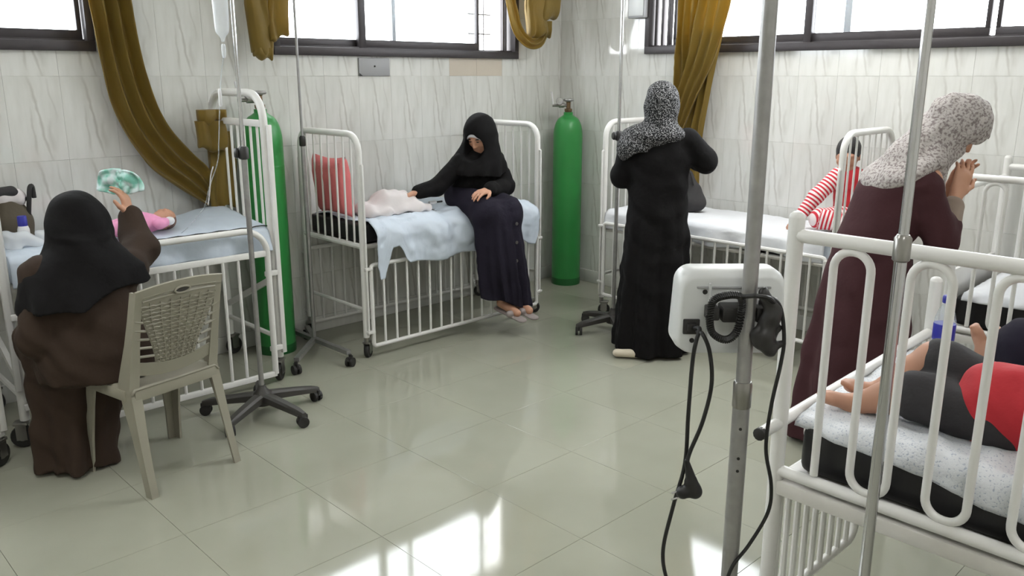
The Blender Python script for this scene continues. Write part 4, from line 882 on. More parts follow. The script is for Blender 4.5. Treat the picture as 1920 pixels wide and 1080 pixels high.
def half(z): return 0.085+0.080*sstep(0.50, 0.80, z)+0.004
pn = sheet(lambda u, v: back_pt((u-0.5)*2*(half(0.505+0.30*v)-0.004), 0.505+0.31*v-0.0, -0.002), 26, 26, 'back_panel', M['chair'], CH, 0.005)
for k in range(17):
    z = 0.525+0.0155*k; h = half(z)-0.008
    pts = [back_pt(h*(2*i/40-1), z+0.0022*math.sin(i*PI/2.2+k*PI), 0.003+0.0022*math.sin(i*PI/2.2+k*PI)) for i in range(41)]
    MB().tube(pts, 0.0036, 5).build('weave_rib', M['chair'], pn)
for k in range(7):
    u = (k+1)/8*2-1; MB().tube([back_pt(u*half(z), z, 0.003) for z in (0.515, 0.58, 0.65, 0.72, 0.785)], 0.0030, 5).build('weave_strip', M['chair'], pn)
for z0, b in ((0.792, 0.35), (0.812, 0.45)):
    MB().tube([back_pt(-0.155+0.31*k/16, z0-b*(-0.155+0.31*k/16)**2+0.012, 0.002) for k in range(17)], 0.005, 6).build('arch_rib', M['chair'], CH)
MB().tube([back_pt(0.032*math.cos(a*PI/10), 0.818+0.013*math.sin(a*PI/10), 0.008) for a in range(20)], 0.0045, 6, closed=True).build('grip_rim', M['chair'], CH)
MB().prism([back_pt(0.028*math.cos(a*PI/10), 0.818+0.010*math.sin(a*PI/10), 0.0075) for a in range(20)], (0, 0, 0), (0, -0.002, 0)).build('grip_hole', M['gplastic'], CH)
for s in (-1, 1):
    for k in range(6):
        z = 0.525+0.038*k; MB().tube([back_pt(s*half(z)*0.97, z-0.006, 0.0), back_pt(s*0.180, z+0.006, 0.0)], 0.0055, 6).build('side_slat', M['chair'], CH)
rings = []
for k in range(13):
    x = -0.185+0.37*k/12; z = 0.462+1.1*x*x*0.9
    rings.append([back_pt(x, z, 0.006), back_pt(x, z+0.055, 0.006), back_pt(x, z+0.055, -0.004), back_pt(x, z, -0.004)])
MB().loft(rings).build('lower_rail', M['chair'], CH)

# ------------------------------------------------------------------ things on the beds
def lump(name, label, cat, loc, parts, warp=None, h=0.006, mt='blanket', rz=0.0, part='body', group=None, lo=(-0.3,)*3, hi=(0.3,)*3, it=1):
    t = thing(name, label, cat, loc, rz, group); fd = Field(lo, hi, h)
    for p in parts:
        if p[0] == 'e': fd.ell(p[1], p[2], k=p[3] if len(p) > 3 else 0.02)
        else: fd.cone(p[1], p[2], p[3], p[4], k=p[5] if len(p) > 5 else 0.02)
    fd.below(0.0)
    if warp: fd.warp(warp)
    link(part, fd.mesh(part, it), M[mt], t); return t
# pillow: superellipse cushion with pointed corners
def pillow(label, loc, w, h, d, mt, rot):
    o = bpy.data.objects.new('pillow', None); COL.objects.link(o); o.location = loc; o.rotation_euler = rot; tag(o, label, 'pillow')
    mb = MB(); n = 22
    for s in (1, -1):
        vs = []
        for j in range(n+1):
            for i in range(n+1):
                u, v = 2*i/n-1, 2*j/n-1; e = (1-u**4)*(1-v**4); pull = 1-0.10*(1-u*u)*abs(v)**3; pull2 = 1-0.10*(1-v*v)*abs(u)**3
                vs.append(Vector((u*w/2*pull2, s*d/2*max(e, 0)**0.5+0.006*fbm(u*2, v*2, s*3), v*h/2*pull+h/2)))
        mb.add(vs, [(j*(n+1)+i, j*(n+1)+i+1, (j+1)*(n+1)+i+1, (j+1)*(n+1)+i) for j in range(n) for i in range(n)])
    me = mb.mesh('cushion'); bm = bmesh.new(); bm.from_mesh(me); bmesh.ops.remove_doubles(bm, verts=bm.verts, dist=0.002); bmesh.ops.recalc_face_normals(bm, faces=bm.faces); bm.to_mesh(me); bm.free()
    link('cushion', me, M[mt], o); return o
pillow('coral pink pillow propped against the end of the seated woman\'s cot', (2.79, 4.46, 0.815), 0.36, 0.37, 0.13, 'coral', (math.radians(-6), 0, PI/2))
W_blank = lambda x, y, z: 0.010*np.sin(28*x+12*y)*np.cos(20*y-9*x)+0.006*np.sin(60*x-35*z)+0.005*np.sin(55*y+30*z)
lump('blanket', 'white blanket covering a child on the seated woman\'s cot', 'blanket', (3.10, 4.33, 0.82), [('e', (0.02, 0.02, 0.03), (0.15, 0.16, 0.10)), ('e', (-0.13, -0.02, 0.01), (0.12, 0.13, 0.06), 0.05), ('e', (0.10, -0.10, 0.01), (0.12, 0.10, 0.05), 0.04), ('e', (0.18, 0.05, 0.0), (0.10, 0.12, 0.05), 0.04)], W_blank, part='cloth', mt='blanket', hi=(0.34, 0.3, 0.2))
t = thing('syringe', 'small white capped syringe lying beside the blanket bundle', 'syringe', (3.37, 4.24, 0.845))
MB().lathe([(0.010, -0.03), (0.012, -0.028), (0.012, 0.02), (0.006, 0.03)], (0, 0, 0.008), 12, 'X').build('barrel', M['white_p'], t)
MB().lathe([(0.004, 0.03), (0.006, 0.035), (0.006, 0.075), (0.003, 0.08)], (0, 0, 0.008), 10, 'X').build('needle_cap', M['dgrey_c'], t)
# handbag on the right-wall cot
HB = lump('handbag', 'charcoal handbag on the cot beside the standing woman', 'bag', (4.80, 3.27, 0.757), [('e', (0, 0, 0.08), (0.075, 0.125, 0.11)), ('e', (0, 0.02, 0.17), (0.055, 0.085, 0.10), 0.05), ('e', (0.0, -0.06, 0.05), (0.07, 0.09, 0.06), 0.03)], lambda x, y, z: 0.006*np.sin(45*y+20*z)+0.004*np.sin(60*z), mt='dgrey_c', part='bag_body')
MB().tube(catmull([(-0.04, -0.07, 0.18), (-0.05, -0.05, 0.26), (-0.04, 0.0, 0.29), (-0.05, 0.06, 0.25), (-0.04, 0.08, 0.18)], 6), 0.007, 8).build('handle', M['rubber'], HB)
# on the tall bed
BK = lump('backpack', 'olive brown bag with black and white top on the tall bed', 'bag', (1.03, 4.56, 0.872), [('e', (0, 0, 0.08), (0.10, 0.075, 0.13)), ('e', (0, 0, 0.03), (0.095, 0.075, 0.07), 0.03)], lambda x, y, z: 0.004*np.sin(50*z)+0.003*np.sin(60*x), mt='olive', part='bag_body', lo=(-0.2, -0.2, -0.1))
fd = Field((-0.2, -0.2, 0.1), (0.2, 0.2, 0.36), 0.005); fd.cone((-0.07, 0, 0.20), (0.05, 0, 0.205), 0.036, 0.04, k=0.01); fd.warp(lambda x, y, z: 0.004*np.sin(90*x)); link('white_cloth', fd.mesh('c'), M['blanket'], BK)
fd = Field((-0.2, -0.2, 0.1), (0.2, 0.2, 0.36), 0.005); fd.cone((-0.09, -0.01, 0.235), (0.02, -0.015, 0.24), 0.024, 0.026, k=0.01); fd.cone((0.02, -0.015, 0.24), (0.07, -0.02, 0.20), 0.02, 0.014, k=0.01); link('black_cloth', fd.mesh('c'), M['dgrey_c'], BK)
MB().tube(catmull([(0.075, -0.03, 0.10), (0.088, -0.035, 0.20), (0.098, -0.03, 0.25), (0.112, -0.02, 0.255), (0.116, -0.015, 0.20)], 6), 0.011, 8).build('handle', M['rubber'], BK)
t = thing('bottle', 'white bottle with a blue cap on the tall bed', 'bottle', (1.045, 4.40, 0.872))
MB().lathe([(0.024, 0), (0.026, 0.005), (0.026, 0.075), (0.021, 0.092)], n=20).build('bottle_body', M['white_p'], t)
MB().lathe([(0.019, 0.09), (0.021, 0.092), (0.0205, 0.135), (0.018, 0.139)], n=20).build('cap', M['blue'], t)
Wf = lambda x, y, z: 0.008*np.sin(60*x+30*z)+0.006*np.sin(80*y-40*z)+0.005*np.sin(95*z+20*x)
lump('plastic_bag', 'crumpled clear plastic bag beside the blue capped bottle', 'plastic bag', (1.00, 4.335, 0.876), [('e', (0, 0, 0.03), (0.06, 0.04, 0.045)), ('e', (-0.035, 0.0, 0.06), (0.02, 0.02, 0.03)), ('e', (0.06, 0.0, 0.01), (0.05, 0.035, 0.022))], Wf, mt='film', part='film', h=0.005, lo=(-0.15,)*3, hi=(0.15,)*3)
lump('plastic_bag', 'crumpled grey plastic bag beside the brown robed woman\'s head', 'plastic bag', (1.145, 4.37, 0.876), [('e', (0, 0, 0.02), (0.06, 0.045, 0.04)), ('e', (0.03, 0.02, 0.04), (0.03, 0.03, 0.03))], Wf, mt='film', part='film', h=0.005, lo=(-0.15,)*3, hi=(0.15,)*3)
# on the foreground bed
t = thing('water_bottle', 'clear water bottle with a blue label and cap on the foreground bed', 'bottle', (2.69, 0.865, 0.77))
MB().lathe([(0.024, 0.0), (0.029, 0.004), (0.031, 0.03), (0.028, 0.05), (0.031, 0.07), (0.031, 0.15), (0.022, 0.18), (0.013, 0.198), (0.013, 0.205)], n=22).build('bottle_body', M['clear'], t)
MB().lathe([(0.0316, 0.085), (0.0322, 0.087), (0.0322, 0.135), (0.0316, 0.137)], n=22).build('bottle_label', M['blue'], t)
MB().lathe([(0.014, 0.202), (0.0155, 0.204), (0.0155, 0.222), (0.013, 0.225)], n=16).build('cap', M['blue'], t)
lump('plastic_bag', 'crumpled clear wrapper beside the water bottle', 'plastic bag', (2.58, 0.86, 0.764), [('e', (0, 0, 0.02), (0.10, 0.055, 0.045)), ('e', (-0.08, -0.02, 0.01), (0.06, 0.05, 0.03)), ('e', (0.08, -0.04, 0.015), (0.06, 0.05, 0.04))], Wf, mt='film', part='film', h=0.005, lo=(-0.2,)*3, hi=(0.2,)*3)
# ------------------------------------------------------------------ people
def V3(*a): return np.array(a, float)
def rot_head(yaw, pitch, roll=0.0):
    """columns: right, forward, up of the head; yaw > 0 turns to the person's left, pitch > 0 bows"""
    m = Matrix.Rotation(yaw, 3, 'Z') @ Matrix.Rotation(-pitch, 3, 'X') @ Matrix.Rotation(roll, 3, 'Y'); return np.array(m)
def add_head(fd, c, R, s=1.0, ears=True):
    c = V3(*c); g = lambda x, y, z: c+R@V3(x*s, y*s, z*s)
    fd.ell(g(0, -0.012, 0.022), V3(0.073, 0.094, 0.092)*s, R, k=0.01); fd.ell(g(0, 0.022, -0.030), V3(0.060, 0.070, 0.085)*s, R, k=0.03)
    fd.ell(g(0, 0.045, -0.080), V3(0.034, 0.034, 0.030)*s, R, k=0.025)
    for e in (-1, 1):
        fd.ell(g(0.030*e, 0.096, 0.004), V3(0.017, 0.012, 0.011)*s, R, k=0.008*s, sub=True)
        fd.ell(g(0.030*e, 0.080, 0.003), V3(0.014, 0.012, 0.010)*s, R, k=0.003)
        fd.cone(g(0.014*e, 0.088, 0.020), g(0.045*e, 0.078, 0.018), 0.008*s, 0.007*s, k=0.010*s)
        fd.ell(g(0.040*e, 0.060, -0.030), V3(0.022, 0.020, 0.020)*s, R, k=0.02*s)
        if ears: fd.ell(g(0.074*e, -0.010, -0.010), V3(0.009, 0.018, 0.030)*s, R, k=0.006)
    fd.cone(g(0, 0.088, 0.008), g(0, 0.108, -0.030), 0.007*s, 0.012*s, k=0.010*s); fd.cone(g(-0.010, 0.095, -0.034), g(0.010, 0.095, -0.034), 0.008*s, 0.008*s, k=0.006*s)
    fd.cone(g(-0.016, 0.084, -0.056), g(0.016, 0.084, -0.056), 0.0065*s, 0.0065*s, k=0.006*s); fd.cone(g(-0.013, 0.083, -0.067), g(0.013, 0.083, -0.067), 0.007*s, 0.007*s, k=0.005*s)
def add_hand(fd, w, d, n, s=1.0, curl=0.5, side=1, spread=1.0):
    """w wrist, d pointing direction, n palm normal (the way fingers curl); side +1: thumb on d x n, -1 the other side"""
    w = V3(*w); d = V3(*d)/np.linalg.norm(d); n = V3(*n); n = n-d*(n@d); n /= np.linalg.norm(n); t = np.cross(d, n)*side
    fd.cone(w, w+d*0.03*s, 0.021*s, 0.026*s, k=0.012*s, flat=(n, 0.72)); fd.cone(w+d*0.03*s, w+d*0.075*s, 0.030*s, 0.033*s, k=0.012*s, flat=(n, 0.50))
    for i, (off, L) in enumerate(((0.027, 0.068), (0.009, 0.077), (-0.009, 0.072), (-0.026, 0.056))):
        p = w+d*(0.086-0.004*abs(i-1))*s+t*off*s; a = 0.0; r = 0.0088*s
        fd.cone(w+d*0.05*s+t*off*0.8*s, p, 0.010*s, r*1.05, k=0.006*s)
        for j, f in enumerate((0.46, 0.30, 0.24)):
            a += curl*(0.9 if j == 0 else 1.0); dd = d*math.cos(a)+n*math.sin(a)+t*(0.06*spread*(1.5-i)); q = p+dd*L*f*s
            fd.cone(p, q, r, r*0.92, k=0.003*s); p = q; r *= 0.92
    p = w+d*0.028*s+t*0.026*s; q = p+(d*0.7+t*0.65+n*0.25)*0.040*s; u = q+(d*0.9+t*0.15+n*0.45)*0.030*s
    fd.cone(w+d*0.02*s+t*0.010*s, p, 0.016*s, 0.014*s, k=0.010*s); fd.cone(p, q, 0.0125*s, 0.0105*s, k=0.006*s); fd.cone(q, u, 0.0105*s, 0.0085*s, k=0.004*s)
def limb(fd, pts, rs, k=0.02):
    for a, b, ra, rb in zip(pts[:-1], pts[1:], rs[:-1], rs[1:]): fd.cone(a, b, ra, rb, k=k)
def wrinkle(a, f, seed=0.0):
    def fn(x, y, z):
        s = seed; u = np.sin(f*0.7*x+f*z+s+1.5*np.sin(0.4*f*y+s)); w = np.sin(f*1.3*y-f*0.6*z+2.1+s+1.2*np.sin(0.5*f*x)); q = np.sin(f*2.1*z+f*0.9*x-f*y+s*2)
        return a*(0.5*u*w+0.35*u+0.3*q*w)
    return fn
def person(label, loc, rz, cat='person'): return thing('person', label, cat, loc, rz)
def rz_of(dx, dy): return math.atan2(dy, dx)-PI/2
def along_attr(me, pts):
    """distance along a limb, stored per vertex for the printed stripes"""
    P_ = [V3(*p) for p in pts]; co = np.empty(len(me.vertices)*3, np.float32); me.vertices.foreach_get('co', co); co = co.reshape(-1, 3)
    best = np.full(len(co), 9e9); val = np.zeros(len(co)); acc = 0.0
    for a, b in zip(P_[:-1], P_[1:]):
        L = np.linalg.norm(b-a); t = np.clip(((co-a)@(b-a))/L**2, -0.3, 1.3); d = np.linalg.norm(co-a-np.clip(t, 0, 1)[:, None]*(b-a), axis=1); m = d < best; best[m] = d[m]; val[m] = acc+t[m]*L; acc += L
    at = me.attributes.new('along', 'FLOAT', 'POINT'); at.data.foreach_set('value', val.astype(np.float32))

# ---- standing woman seen from behind
p = person('standing woman seen from behind in a black robe and speckled grey headscarf', (4.03, 2.95, 0), rz_of(0.84, 0.54))
sh = 1.29; hc = (0.0, 0.025, 1.495); Rh = rot_head(-0.15, 0.25)
fd = Field((-0.42, -0.25, -0.0), (0.42, 0.55, 1.66), 0.0065)
limb(fd, [(0, 0.01, 0.90), (0, 0.01, 1.10), (0, 0.01, 1.22)], [0.10, 0.09, 0.085], 0.03); fd.cone((-0.13, 0.01, sh-0.04), (0.13, 0.01, sh-0.04), 0.04, 0.04, 0.03); fd.cone((0, 0.01, 1.26), (0, 0.025, 1.43), 0.045, 0.045, 0.02)
add_head(fd, hc, Rh, 0.94)
for e in (-1, 1):
    limb(fd, [(0.09*e, 0, 0.88), (0.09*e, 0.01, 0.47), (0.09*e, -0.01, 0.09)], [0.075, 0.05, 0.035], 0.03); fd.cone((0.09*e, -0.02, 0.04), (0.10*e, 0.14, 0.03), 0.034, 0.028, 0.02)
AR = {1: [(0.165, 0, sh), (0.262, 0.055, 1.165), (0.17, 0.27, 1.16)], -1: [(-0.165, 0, sh), (-0.215, 0.02, 1.07), (-0.10, 0.24, 1.06)]}
for e in (-1, 1): limb(fd, AR[e], [0.042, 0.036, 0.026], 0.02); q = V3(*AR[e][2]); add_hand(fd, q, (-0.4*e, 0.9, -0.1), (-0.5*e, -0.2, -0.9), 0.95, 0.5, e)
fd.below(0.004); link('body', fd.mesh('body'), M['skin'], p)
fd = Field((-0.42, -0.32, 0.0), (0.42, 0.50, 1.45), 0.0085)
fo = lambda th, z: (0.016*np.sin(7*th+1.2*z)+0.010*np.sin(13*th+2.0))*np.clip((0.95-z)/0.9, 0, 1)
fd.stack([(0.018, -0.01, -0.01, 0.225, 0.19), (0.35, -0.01, -0.01, 0.205, 0.17), (0.7, 0, 0, 0.192, 0.155), (0.95, 0, 0, 0.172, 0.135), (1.05, 0, 0, 0.170, 0.130), (1.18, 0, 0, 0.180, 0.130), (1.28, 0, 0, 0.172, 0.115), (1.34, 0, 0, 0.12, 0.095), (1.38, 0, 0, 0.075, 0.075)], 0.03, fo)
for e in (-1, 1): limb(fd, [(0.155*e, 0, sh)]+AR[e][1:], [0.068, 0.067, 0.055], 0.03)
fd.warp(wrinkle(0.007, 28)); link('robe', fd.mesh('robe'), M['black'], p)
fd = Field((-0.36, -0.24, 1.0), (0.30, 0.30, 1.70), 0.006)
fd.ell((0, 0.012, 1.502), (0.097, 0.118, 0.122), Rh, k=0.01); fd.cone((0, 0.0, 1.46), (0, -0.01, 1.32), 0.088, 0.10, 0.04)
fd.ell((-0.03, -0.01, 1.315), (0.185, 0.135, 0.075), k=0.04); fd.ell((-0.135, -0.02, 1.245), (0.115, 0.135, 0.10), k=0.03)
x, y, z = fd._xyz((slice(None),)*3); fd.V = np.maximum(fd.V, ((1.235+0.33*(x+0.04)+0.0*y)-z+0.010*np.sin(40*x)).astype(np.float32))
fd.ell(V3(*hc)+Rh@V3(0, 0.11, -0.02), (0.055, 0.07, 0.075), Rh, k=0.01, sub=True)
fd.warp(wrinkle(0.005, 34, 1)); link('headscarf', fd.mesh('headscarf'), M['scarf_dark'], p)
for e in (-1, 1):
    fd = Field((-0.25, -0.26, 0.0), (0.2, 0.25, 0.15), 0.005); fd.cone((0.19*e if e < 0 else 0.09, -0.165 if e < 0 else -0.05, 0.030), (0.08*e if e < 0 else 0.115, -0.15 if e < 0 else 0.05, 0.032), 0.030 if e < 0 else 0.04, 0.036, 0.01, flat=((0, 0, 1), 0.8)); fd.below(0.003); link('shoe', fd.mesh('shoe'), M['beige'], p)

# ---- seated woman on the cot, bent over the child
p = person('seated woman in black headscarf and navy skirt on the cot edge', (3.68, 4.21, 0), rz_of(-0.12, -0.99))
hc = (0.03, 0.14, 1.285); Rh = rot_head(-1.15, 0.62, 0.0)
AR = {1: [(0.145, 0.07, 1.10), (0.29, 0.03, 0.955), (0.425, 0.02, 0.935)], -1: [(-0.145, 0.07, 1.10), (-0.175, 0.15, 0.935), (0.055, 0.285, 0.945)]}
LG = {e: [(0.07*e+0.02, 0.0, 0.865), (0.07*e+0.03, 0.34, 0.80), (0.05*e-0.05, 0.33, 0.24)] for e in (-1, 1)}
fd = Field((-0.40, -0.25, 0.05), (0.62, 0.62, 1.46), 0.006)
limb(fd, [(0, 0.01, 0.90), (0, 0.05, 1.0), (0, 0.07, 1.07)], [0.09, 0.085, 0.08], 0.03); fd.cone((-0.12, 0.07, 1.09), (0.12, 0.07, 1.09), 0.045, 0.045, 0.04); fd.cone((0, 0.09, 1.10), (0.01, 0.13, 1.23), 0.05, 0.046, 0.03)
add_head(fd, hc, Rh, 0.93)
for e in (-1, 1):
    limb(fd, LG[e], [0.075, 0.05, 0.034], 0.03); a = LG[e][2]; fd.cone((a[0], a[1], 0.20), (a[0]-0.03, a[1]+0.13, 0.155), 0.032, 0.026, 0.02)
    limb(fd, AR[e], [0.042, 0.036, 0.025], 0.02)
add_hand(fd, AR[1][2], (0.95, -0.1, -0.30), (0.1, 0.2, -1), 1.0, 0.30, -1); add_hand(fd, AR[-1][2], (0.95, 0.15, -0.12), (0.0, -0.2, -1), 1.0, 0.30, 1)
link('body', fd.mesh('body'), M['skin'], p)
fd = Field((-0.42, -0.27, 0.75), (0.56, 0.42, 1.25), 0.0075)
limb(fd, [(0.01, 0, 0.91), (0, 0.04, 1.02), (0, 0.06, 1.09)], [0.145, 0.135, 0.125], 0.05); fd.cone((-0.13, 0.06, 1.095), (0.13, 0.06, 1.095), 0.07, 0.07, 0.04)
for e in (-1, 1): limb(fd, AR[e], [0.064, 0.058, 0.044], 0.025)
fd.warp(wrinkle(0.008, 34, 2)); link('blouse', fd.mesh('blouse'), M['black'], p)
fd = Field((-0.42, -0.27, 0.10), (0.42, 0.62, 1.0), 0.0075)
for e in (-1, 1): limb(fd, [(0.06*e+0.02, -0.02, 0.87), (0.075*e+0.03, 0.335, 0.80)], [0.105, 0.100], 0.05)
fo = lambda th, z: (0.014*np.sin(8*th+1.5*z)+0.010*np.sin(14*th+1.0))*np.clip((0.80-z)/0.5, 0, 1)
fd.stack([(0.15, -0.04, 0.345, 0.180, 0.11), (0.30, -0.02, 0.345, 0.180, 0.11), (0.5, 0.01, 0.345, 0.178, 0.112), (0.7, 0.03, 0.335, 0.175, 0.11), (0.80, 0.03, 0.32, 0.16, 0.10), (0.86, 0.03, 0.30, 0.12, 0.06)], 0.05, fo)
x, y, z = fd._xyz((slice(None),)*3); fd.V = np.maximum(fd.V, ((0.215+0.30*x+0.010*np.sin(30*x))-z+0*y).astype(np.float32))
fd.warp(wrinkle(0.004, 26, 3)); sk = link('skirt', fd.mesh('skirt'), M['navy'], p)
for z in (0.62, 0.74, 0.50): MB().lathe([(0.004, 0.0), (0.011, 0.001), (0.011, 0.004), (0.003, 0.005)], (-0.03, 0.453, z), 12, 'Y').build('button', M['steel'], sk)
fd = Field((-0.36, -0.26, 0.85), (0.36, 0.42, 1.48), 0.006)
fd.ell(V3(*hc)+Rh@V3(0, -0.012, 0.012), (0.100, 0.122, 0.120), Rh, k=0.01); fd.cone(V3(*hc)+Rh@V3(0, -0.01, -0.06), (0, 0.08, 1.12), 0.095, 0.13, 0.05)
fd.stack([(0.98, 0.0, 0.06, 0.215, 0.165), (1.06, 0.0, 0.065, 0.215, 0.16), (1.12, 0, 0.07, 0.19, 0.15), (1.20, 0.0, 0.09, 0.13, 0.12), (1.26, 0.01, 0.11, 0.09, 0.09)], 0.04, lambda th, z: 0.008*np.sin(9*th+3*z)*np.clip((1.2-z)/0.2, 0, 1))
x, y, z = fd._xyz((slice(None),)*3); fd.V = np.maximum(fd.V, (1.03+0.10*np.abs(x)-0.15*np.maximum(y-0.08, 0)*1.0-z+0.008*np.sin(26*x)).astype(np.float32))
fd.ell(V3(*hc)+Rh@V3(0, 0.112, -0.020), (0.061, 0.095, 0.082), Rh, k=0.012, sub=True)
fd.warp(wrinkle(0.006, 34, 4)); link('headscarf', fd.mesh('headscarf'), M['black'], p)
fd = Field((-0.3, -0.1, 1.1), (0.3, 0.4, 1.5), 0.005); fd.ell(V3(*hc)+Rh@V3(0, -0.004, 0.012), (0.085, 0.104, 0.104), Rh, k=0.0); fd.ell(V3(*hc)+Rh@V3(0, 0.13, -0.034), (0.066, 0.13, 0.082), Rh, k=0.006, sub=True); link('under_cap', fd.mesh('cap'), M['sheet_w'], p)
for e in (-1, 1):
    a = V3(*hc)+Rh@V3(0.030*e*0.93, 0.0845, 0.004); fd = Field(a-0.03, a+0.03, 0.002); fd.ell(a, (0.011, 0.006, 0.0035), Rh, k=0.0); link('eye', fd.mesh('eye'), M['hair'], p)
    a = V3(*hc)+Rh@V3(0.030*e*0.93, 0.083, 0.0215); fd = Field(a-0.035, a+0.035, 0.002); fd.ell(a, (0.016, 0.007, 0.003), Rh, k=0.0); link('eyebrow', fd.mesh('brow'), M['hair'], p)
    q = LG[e][2]; fd = Field((-0.35, 0.1, 0.05), (0.3, 0.7, 0.3), 0.005); fd.cone((q[0], q[1]-0.03, 0.155), (q[0]-0.035, q[1]+0.17, 0.118), 0.036, 0.036, 0.01, flat=((0, 0.2, 1), 0.35)); fd.cone((q[0]-0.045, q[1]+0.10, 0.150), (q[0]+0.02, q[1]+0.11, 0.152), 0.022, 0.022, 0.01); link('sandal', fd.mesh('sandal'), M['sandal'], p)

# ---- woman on the plastic chair, seen from behind, right arm raised
PW1 = (1.07, 3.60, 0); p = person('woman in dark brown robe and black headscarf sitting on the plastic chair', PW1, rz_of(0.10, 0.99))
hc = (0.0, 0.10, 1.055); Rh = rot_head(-0.45, 0.20)
AR = {1: [(0.165, 0.06, 0.865), (0.255, 0.19, 0.905), (0.245, 0.275, 1.035)], -1: [(-0.165, 0.05, 0.875), (-0.215, 0.02, 0.62), (-0.06, 0.22, 0.55)]}
LG = {e: [(0.09*e, 0.0, 0.50), (0.10*e-0.05, 0.28, 0.50), (0.06*e-0.08, 0.22, 0.08)] for e in (-1, 1)}
fd = Field((-0.45, -0.25, 0.0), (0.45, 0.52, 1.26), 0.006)
limb(fd, [(0, 0, 0.52), (0, 0.03, 0.70), (0, 0.05, 0.85)], [0.12, 0.11, 0.11], 0.04); fd.cone((-0.13, 0.05, 0.87), (0.13, 0.05, 0.87), 0.05, 0.05, 0.04); fd.cone((0, 0.06, 0.87), (0, 0.09, 1.0), 0.052, 0.048, 0.03)
add_head(fd, hc, Rh, 0.95)
for e in (-1, 1):
    limb(fd, LG[e], [0.08, 0.055, 0.036], 0.03); a = LG[e][2]; fd.cone((a[0], a[1]-0.01, 0.045), (a[0]-0.01, a[1]+0.14, 0.035), 0.032, 0.026, 0.02); limb(fd, AR[e], [0.045, 0.04, 0.027], 0.02)
HD = V3(-0.10, 0.10, 0.98); add_hand(fd, AR[1][2], HD, (-0.75, 0.55, 0.1), 1.02, 0.42, 1); add_hand(fd, AR[-1][2], (0.6, 0.7, -0.3), (0.2, 0, -1), 0.95, 0.4, 1)
fd.below(0.006); link('body', fd.mesh('body'), M['skin'], p)
fd = Field((-0.45, -0.30, 0.0), (0.45, 0.55, 1.10), 0.008)
fd.stack([(0.44, 0.0, 0.0, 0.215, 0.175), (0.55, 0.0, 0.0, 0.20, 0.165), (0.70, 0, 0.02, 0.185, 0.145), (0.82, 0, 0.045, 0.185, 0.13), (0.90, 0, 0.05, 0.15, 0.105), (0.95, 0, 0.06, 0.08, 0.08)], 0.03)
for e in (-1, 1): limb(fd, [(0.09*e, 0.0, 0.53), (0.10*e-0.05, 0.27, 0.53)], [0.13, 0.125], 0.05); limb(fd, AR[e], [0.078, 0.072, 0.054], 0.03)
fo = lambda th, z: (0.016*np.sin(6*th+1.5*z)+0.010*np.sin(11*th+2))*np.clip((0.6-z)/0.5, 0, 1)
fd.stack([(0.016, -0.11, 0.145, 0.155, 0.16), (0.2, -0.09, 0.165, 0.170, 0.155), (0.40, -0.06, 0.18, 0.20, 0.17), (0.56, -0.05, 0.18, 0.19, 0.15), (0.62, -0.05, 0.17, 0.12, 0.10)], 0.05, fo)
fd.warp(wrinkle(0.011, 27, 5)); link('robe', fd.mesh('robe'), M['brown'], p)
fd = Field((-0.36, -0.26, 0.55), (0.36, 0.36, 1.26), 0.0065)
fd.ell(V3(*hc)+Rh@V3(0, -0.012, 0.010), (0.115, 0.130, 0.130), Rh, k=0.01); fd.cone((0, 0.075, 1.02), (0, 0.05, 0.88), 0.105, 0.13, 0.06)
fd.stack([(0.70, -0.06, 0.0, 0.205, 0.185), (0.80, -0.02, 0.025, 0.240, 0.165), (0.88, 0.0, 0.045, 0.235, 0.15), (0.94, 0, 0.05, 0.17, 0.135), (1.0, 0, 0.06, 0.10, 0.11)], 0.05, lambda th, z: 0.010*np.sin(8*th+4*z)*np.clip((0.95-z)/0.2, 0, 1))
x, y, z = fd._xyz((slice(None),)*3); fd.V = np.maximum(fd.V, (0.775+0.22*(x+0.03)-z+0.012*np.sin(22*x)+0*y).astype(np.float32))
fd.ell(V3(*hc)+Rh@V3(0, 0.12, -0.02), (0.058, 0.08, 0.078), Rh, k=0.01, sub=True); fd.cone(V3(*AR[1][1])+V3(-0.01, 0.02, 0.03), AR[1][2], 0.080, 0.075, 0.0, sub=True)
fd.warp(wrinkle(0.009, 26, 6)); link('headscarf', fd.mesh('headscarf'), M['black'], p)
for e in (-1, 1):
    a = LG[e][2]; fd = Field((-0.35, -0.1, 0.0), (0.3, 0.5, 0.15), 0.005); fd.cone((a[0]-0.03, a[1]-0.03, 0.03), (a[0]-0.05, a[1]+0.15, 0.028), 0.042, 0.036, 0.01, flat=((0, 0, 1), 0.75)); fd.below(0.003); link('shoe', fd.mesh('shoe'), M['dgrey_c'], p)
# the packet in her hand
Rw1 = Matrix.Rotation(rz_of(0.10, 0.99), 3, 'Z'); pk = Vector(PW1)+Rw1 @ Vector((0.235, 0.320, 1.138))
t = thing('diaper_packet', 'crumpled mint green packet in the raised hand', 'packet', tuple(pk), AZV)
def pkt(side):
    def fn(u, v):                      # two crumpled flaps fanning out of the grip
        ang = math.radians((168, 98)[side]-(80, 84)[side]*u); L_ = (0.125, 0.115)[side]*(1-0.30*abs(u-0.5))
        r = 0.012+L_*v; w = 0.011*math.sin(u*9+side)*v+0.008*fbm(u*4+side*5, v*4, 2.0)+0.006*math.sin(v*14+u*5)
        return Vector((r*math.cos(ang), w-0.012*side*v, r*math.sin(ang)-0.01))
    return fn
for k_ in (0, 1): sheet(pkt(k_), 22, 18, 'film_flap', M['mint'], t, 0.006)
fd = Field((-0.06, -0.05, -0.05), (0.06, 0.05, 0.06), 0.004); fd.ell((0.0, 0, 0.005), (0.026, 0.016, 0.024), k=0.01); fd.warp(lambda x, y, z: 0.004*np.sin(120*x+90*z)); link('film_grip', fd.mesh('film'), M['mint'], t)

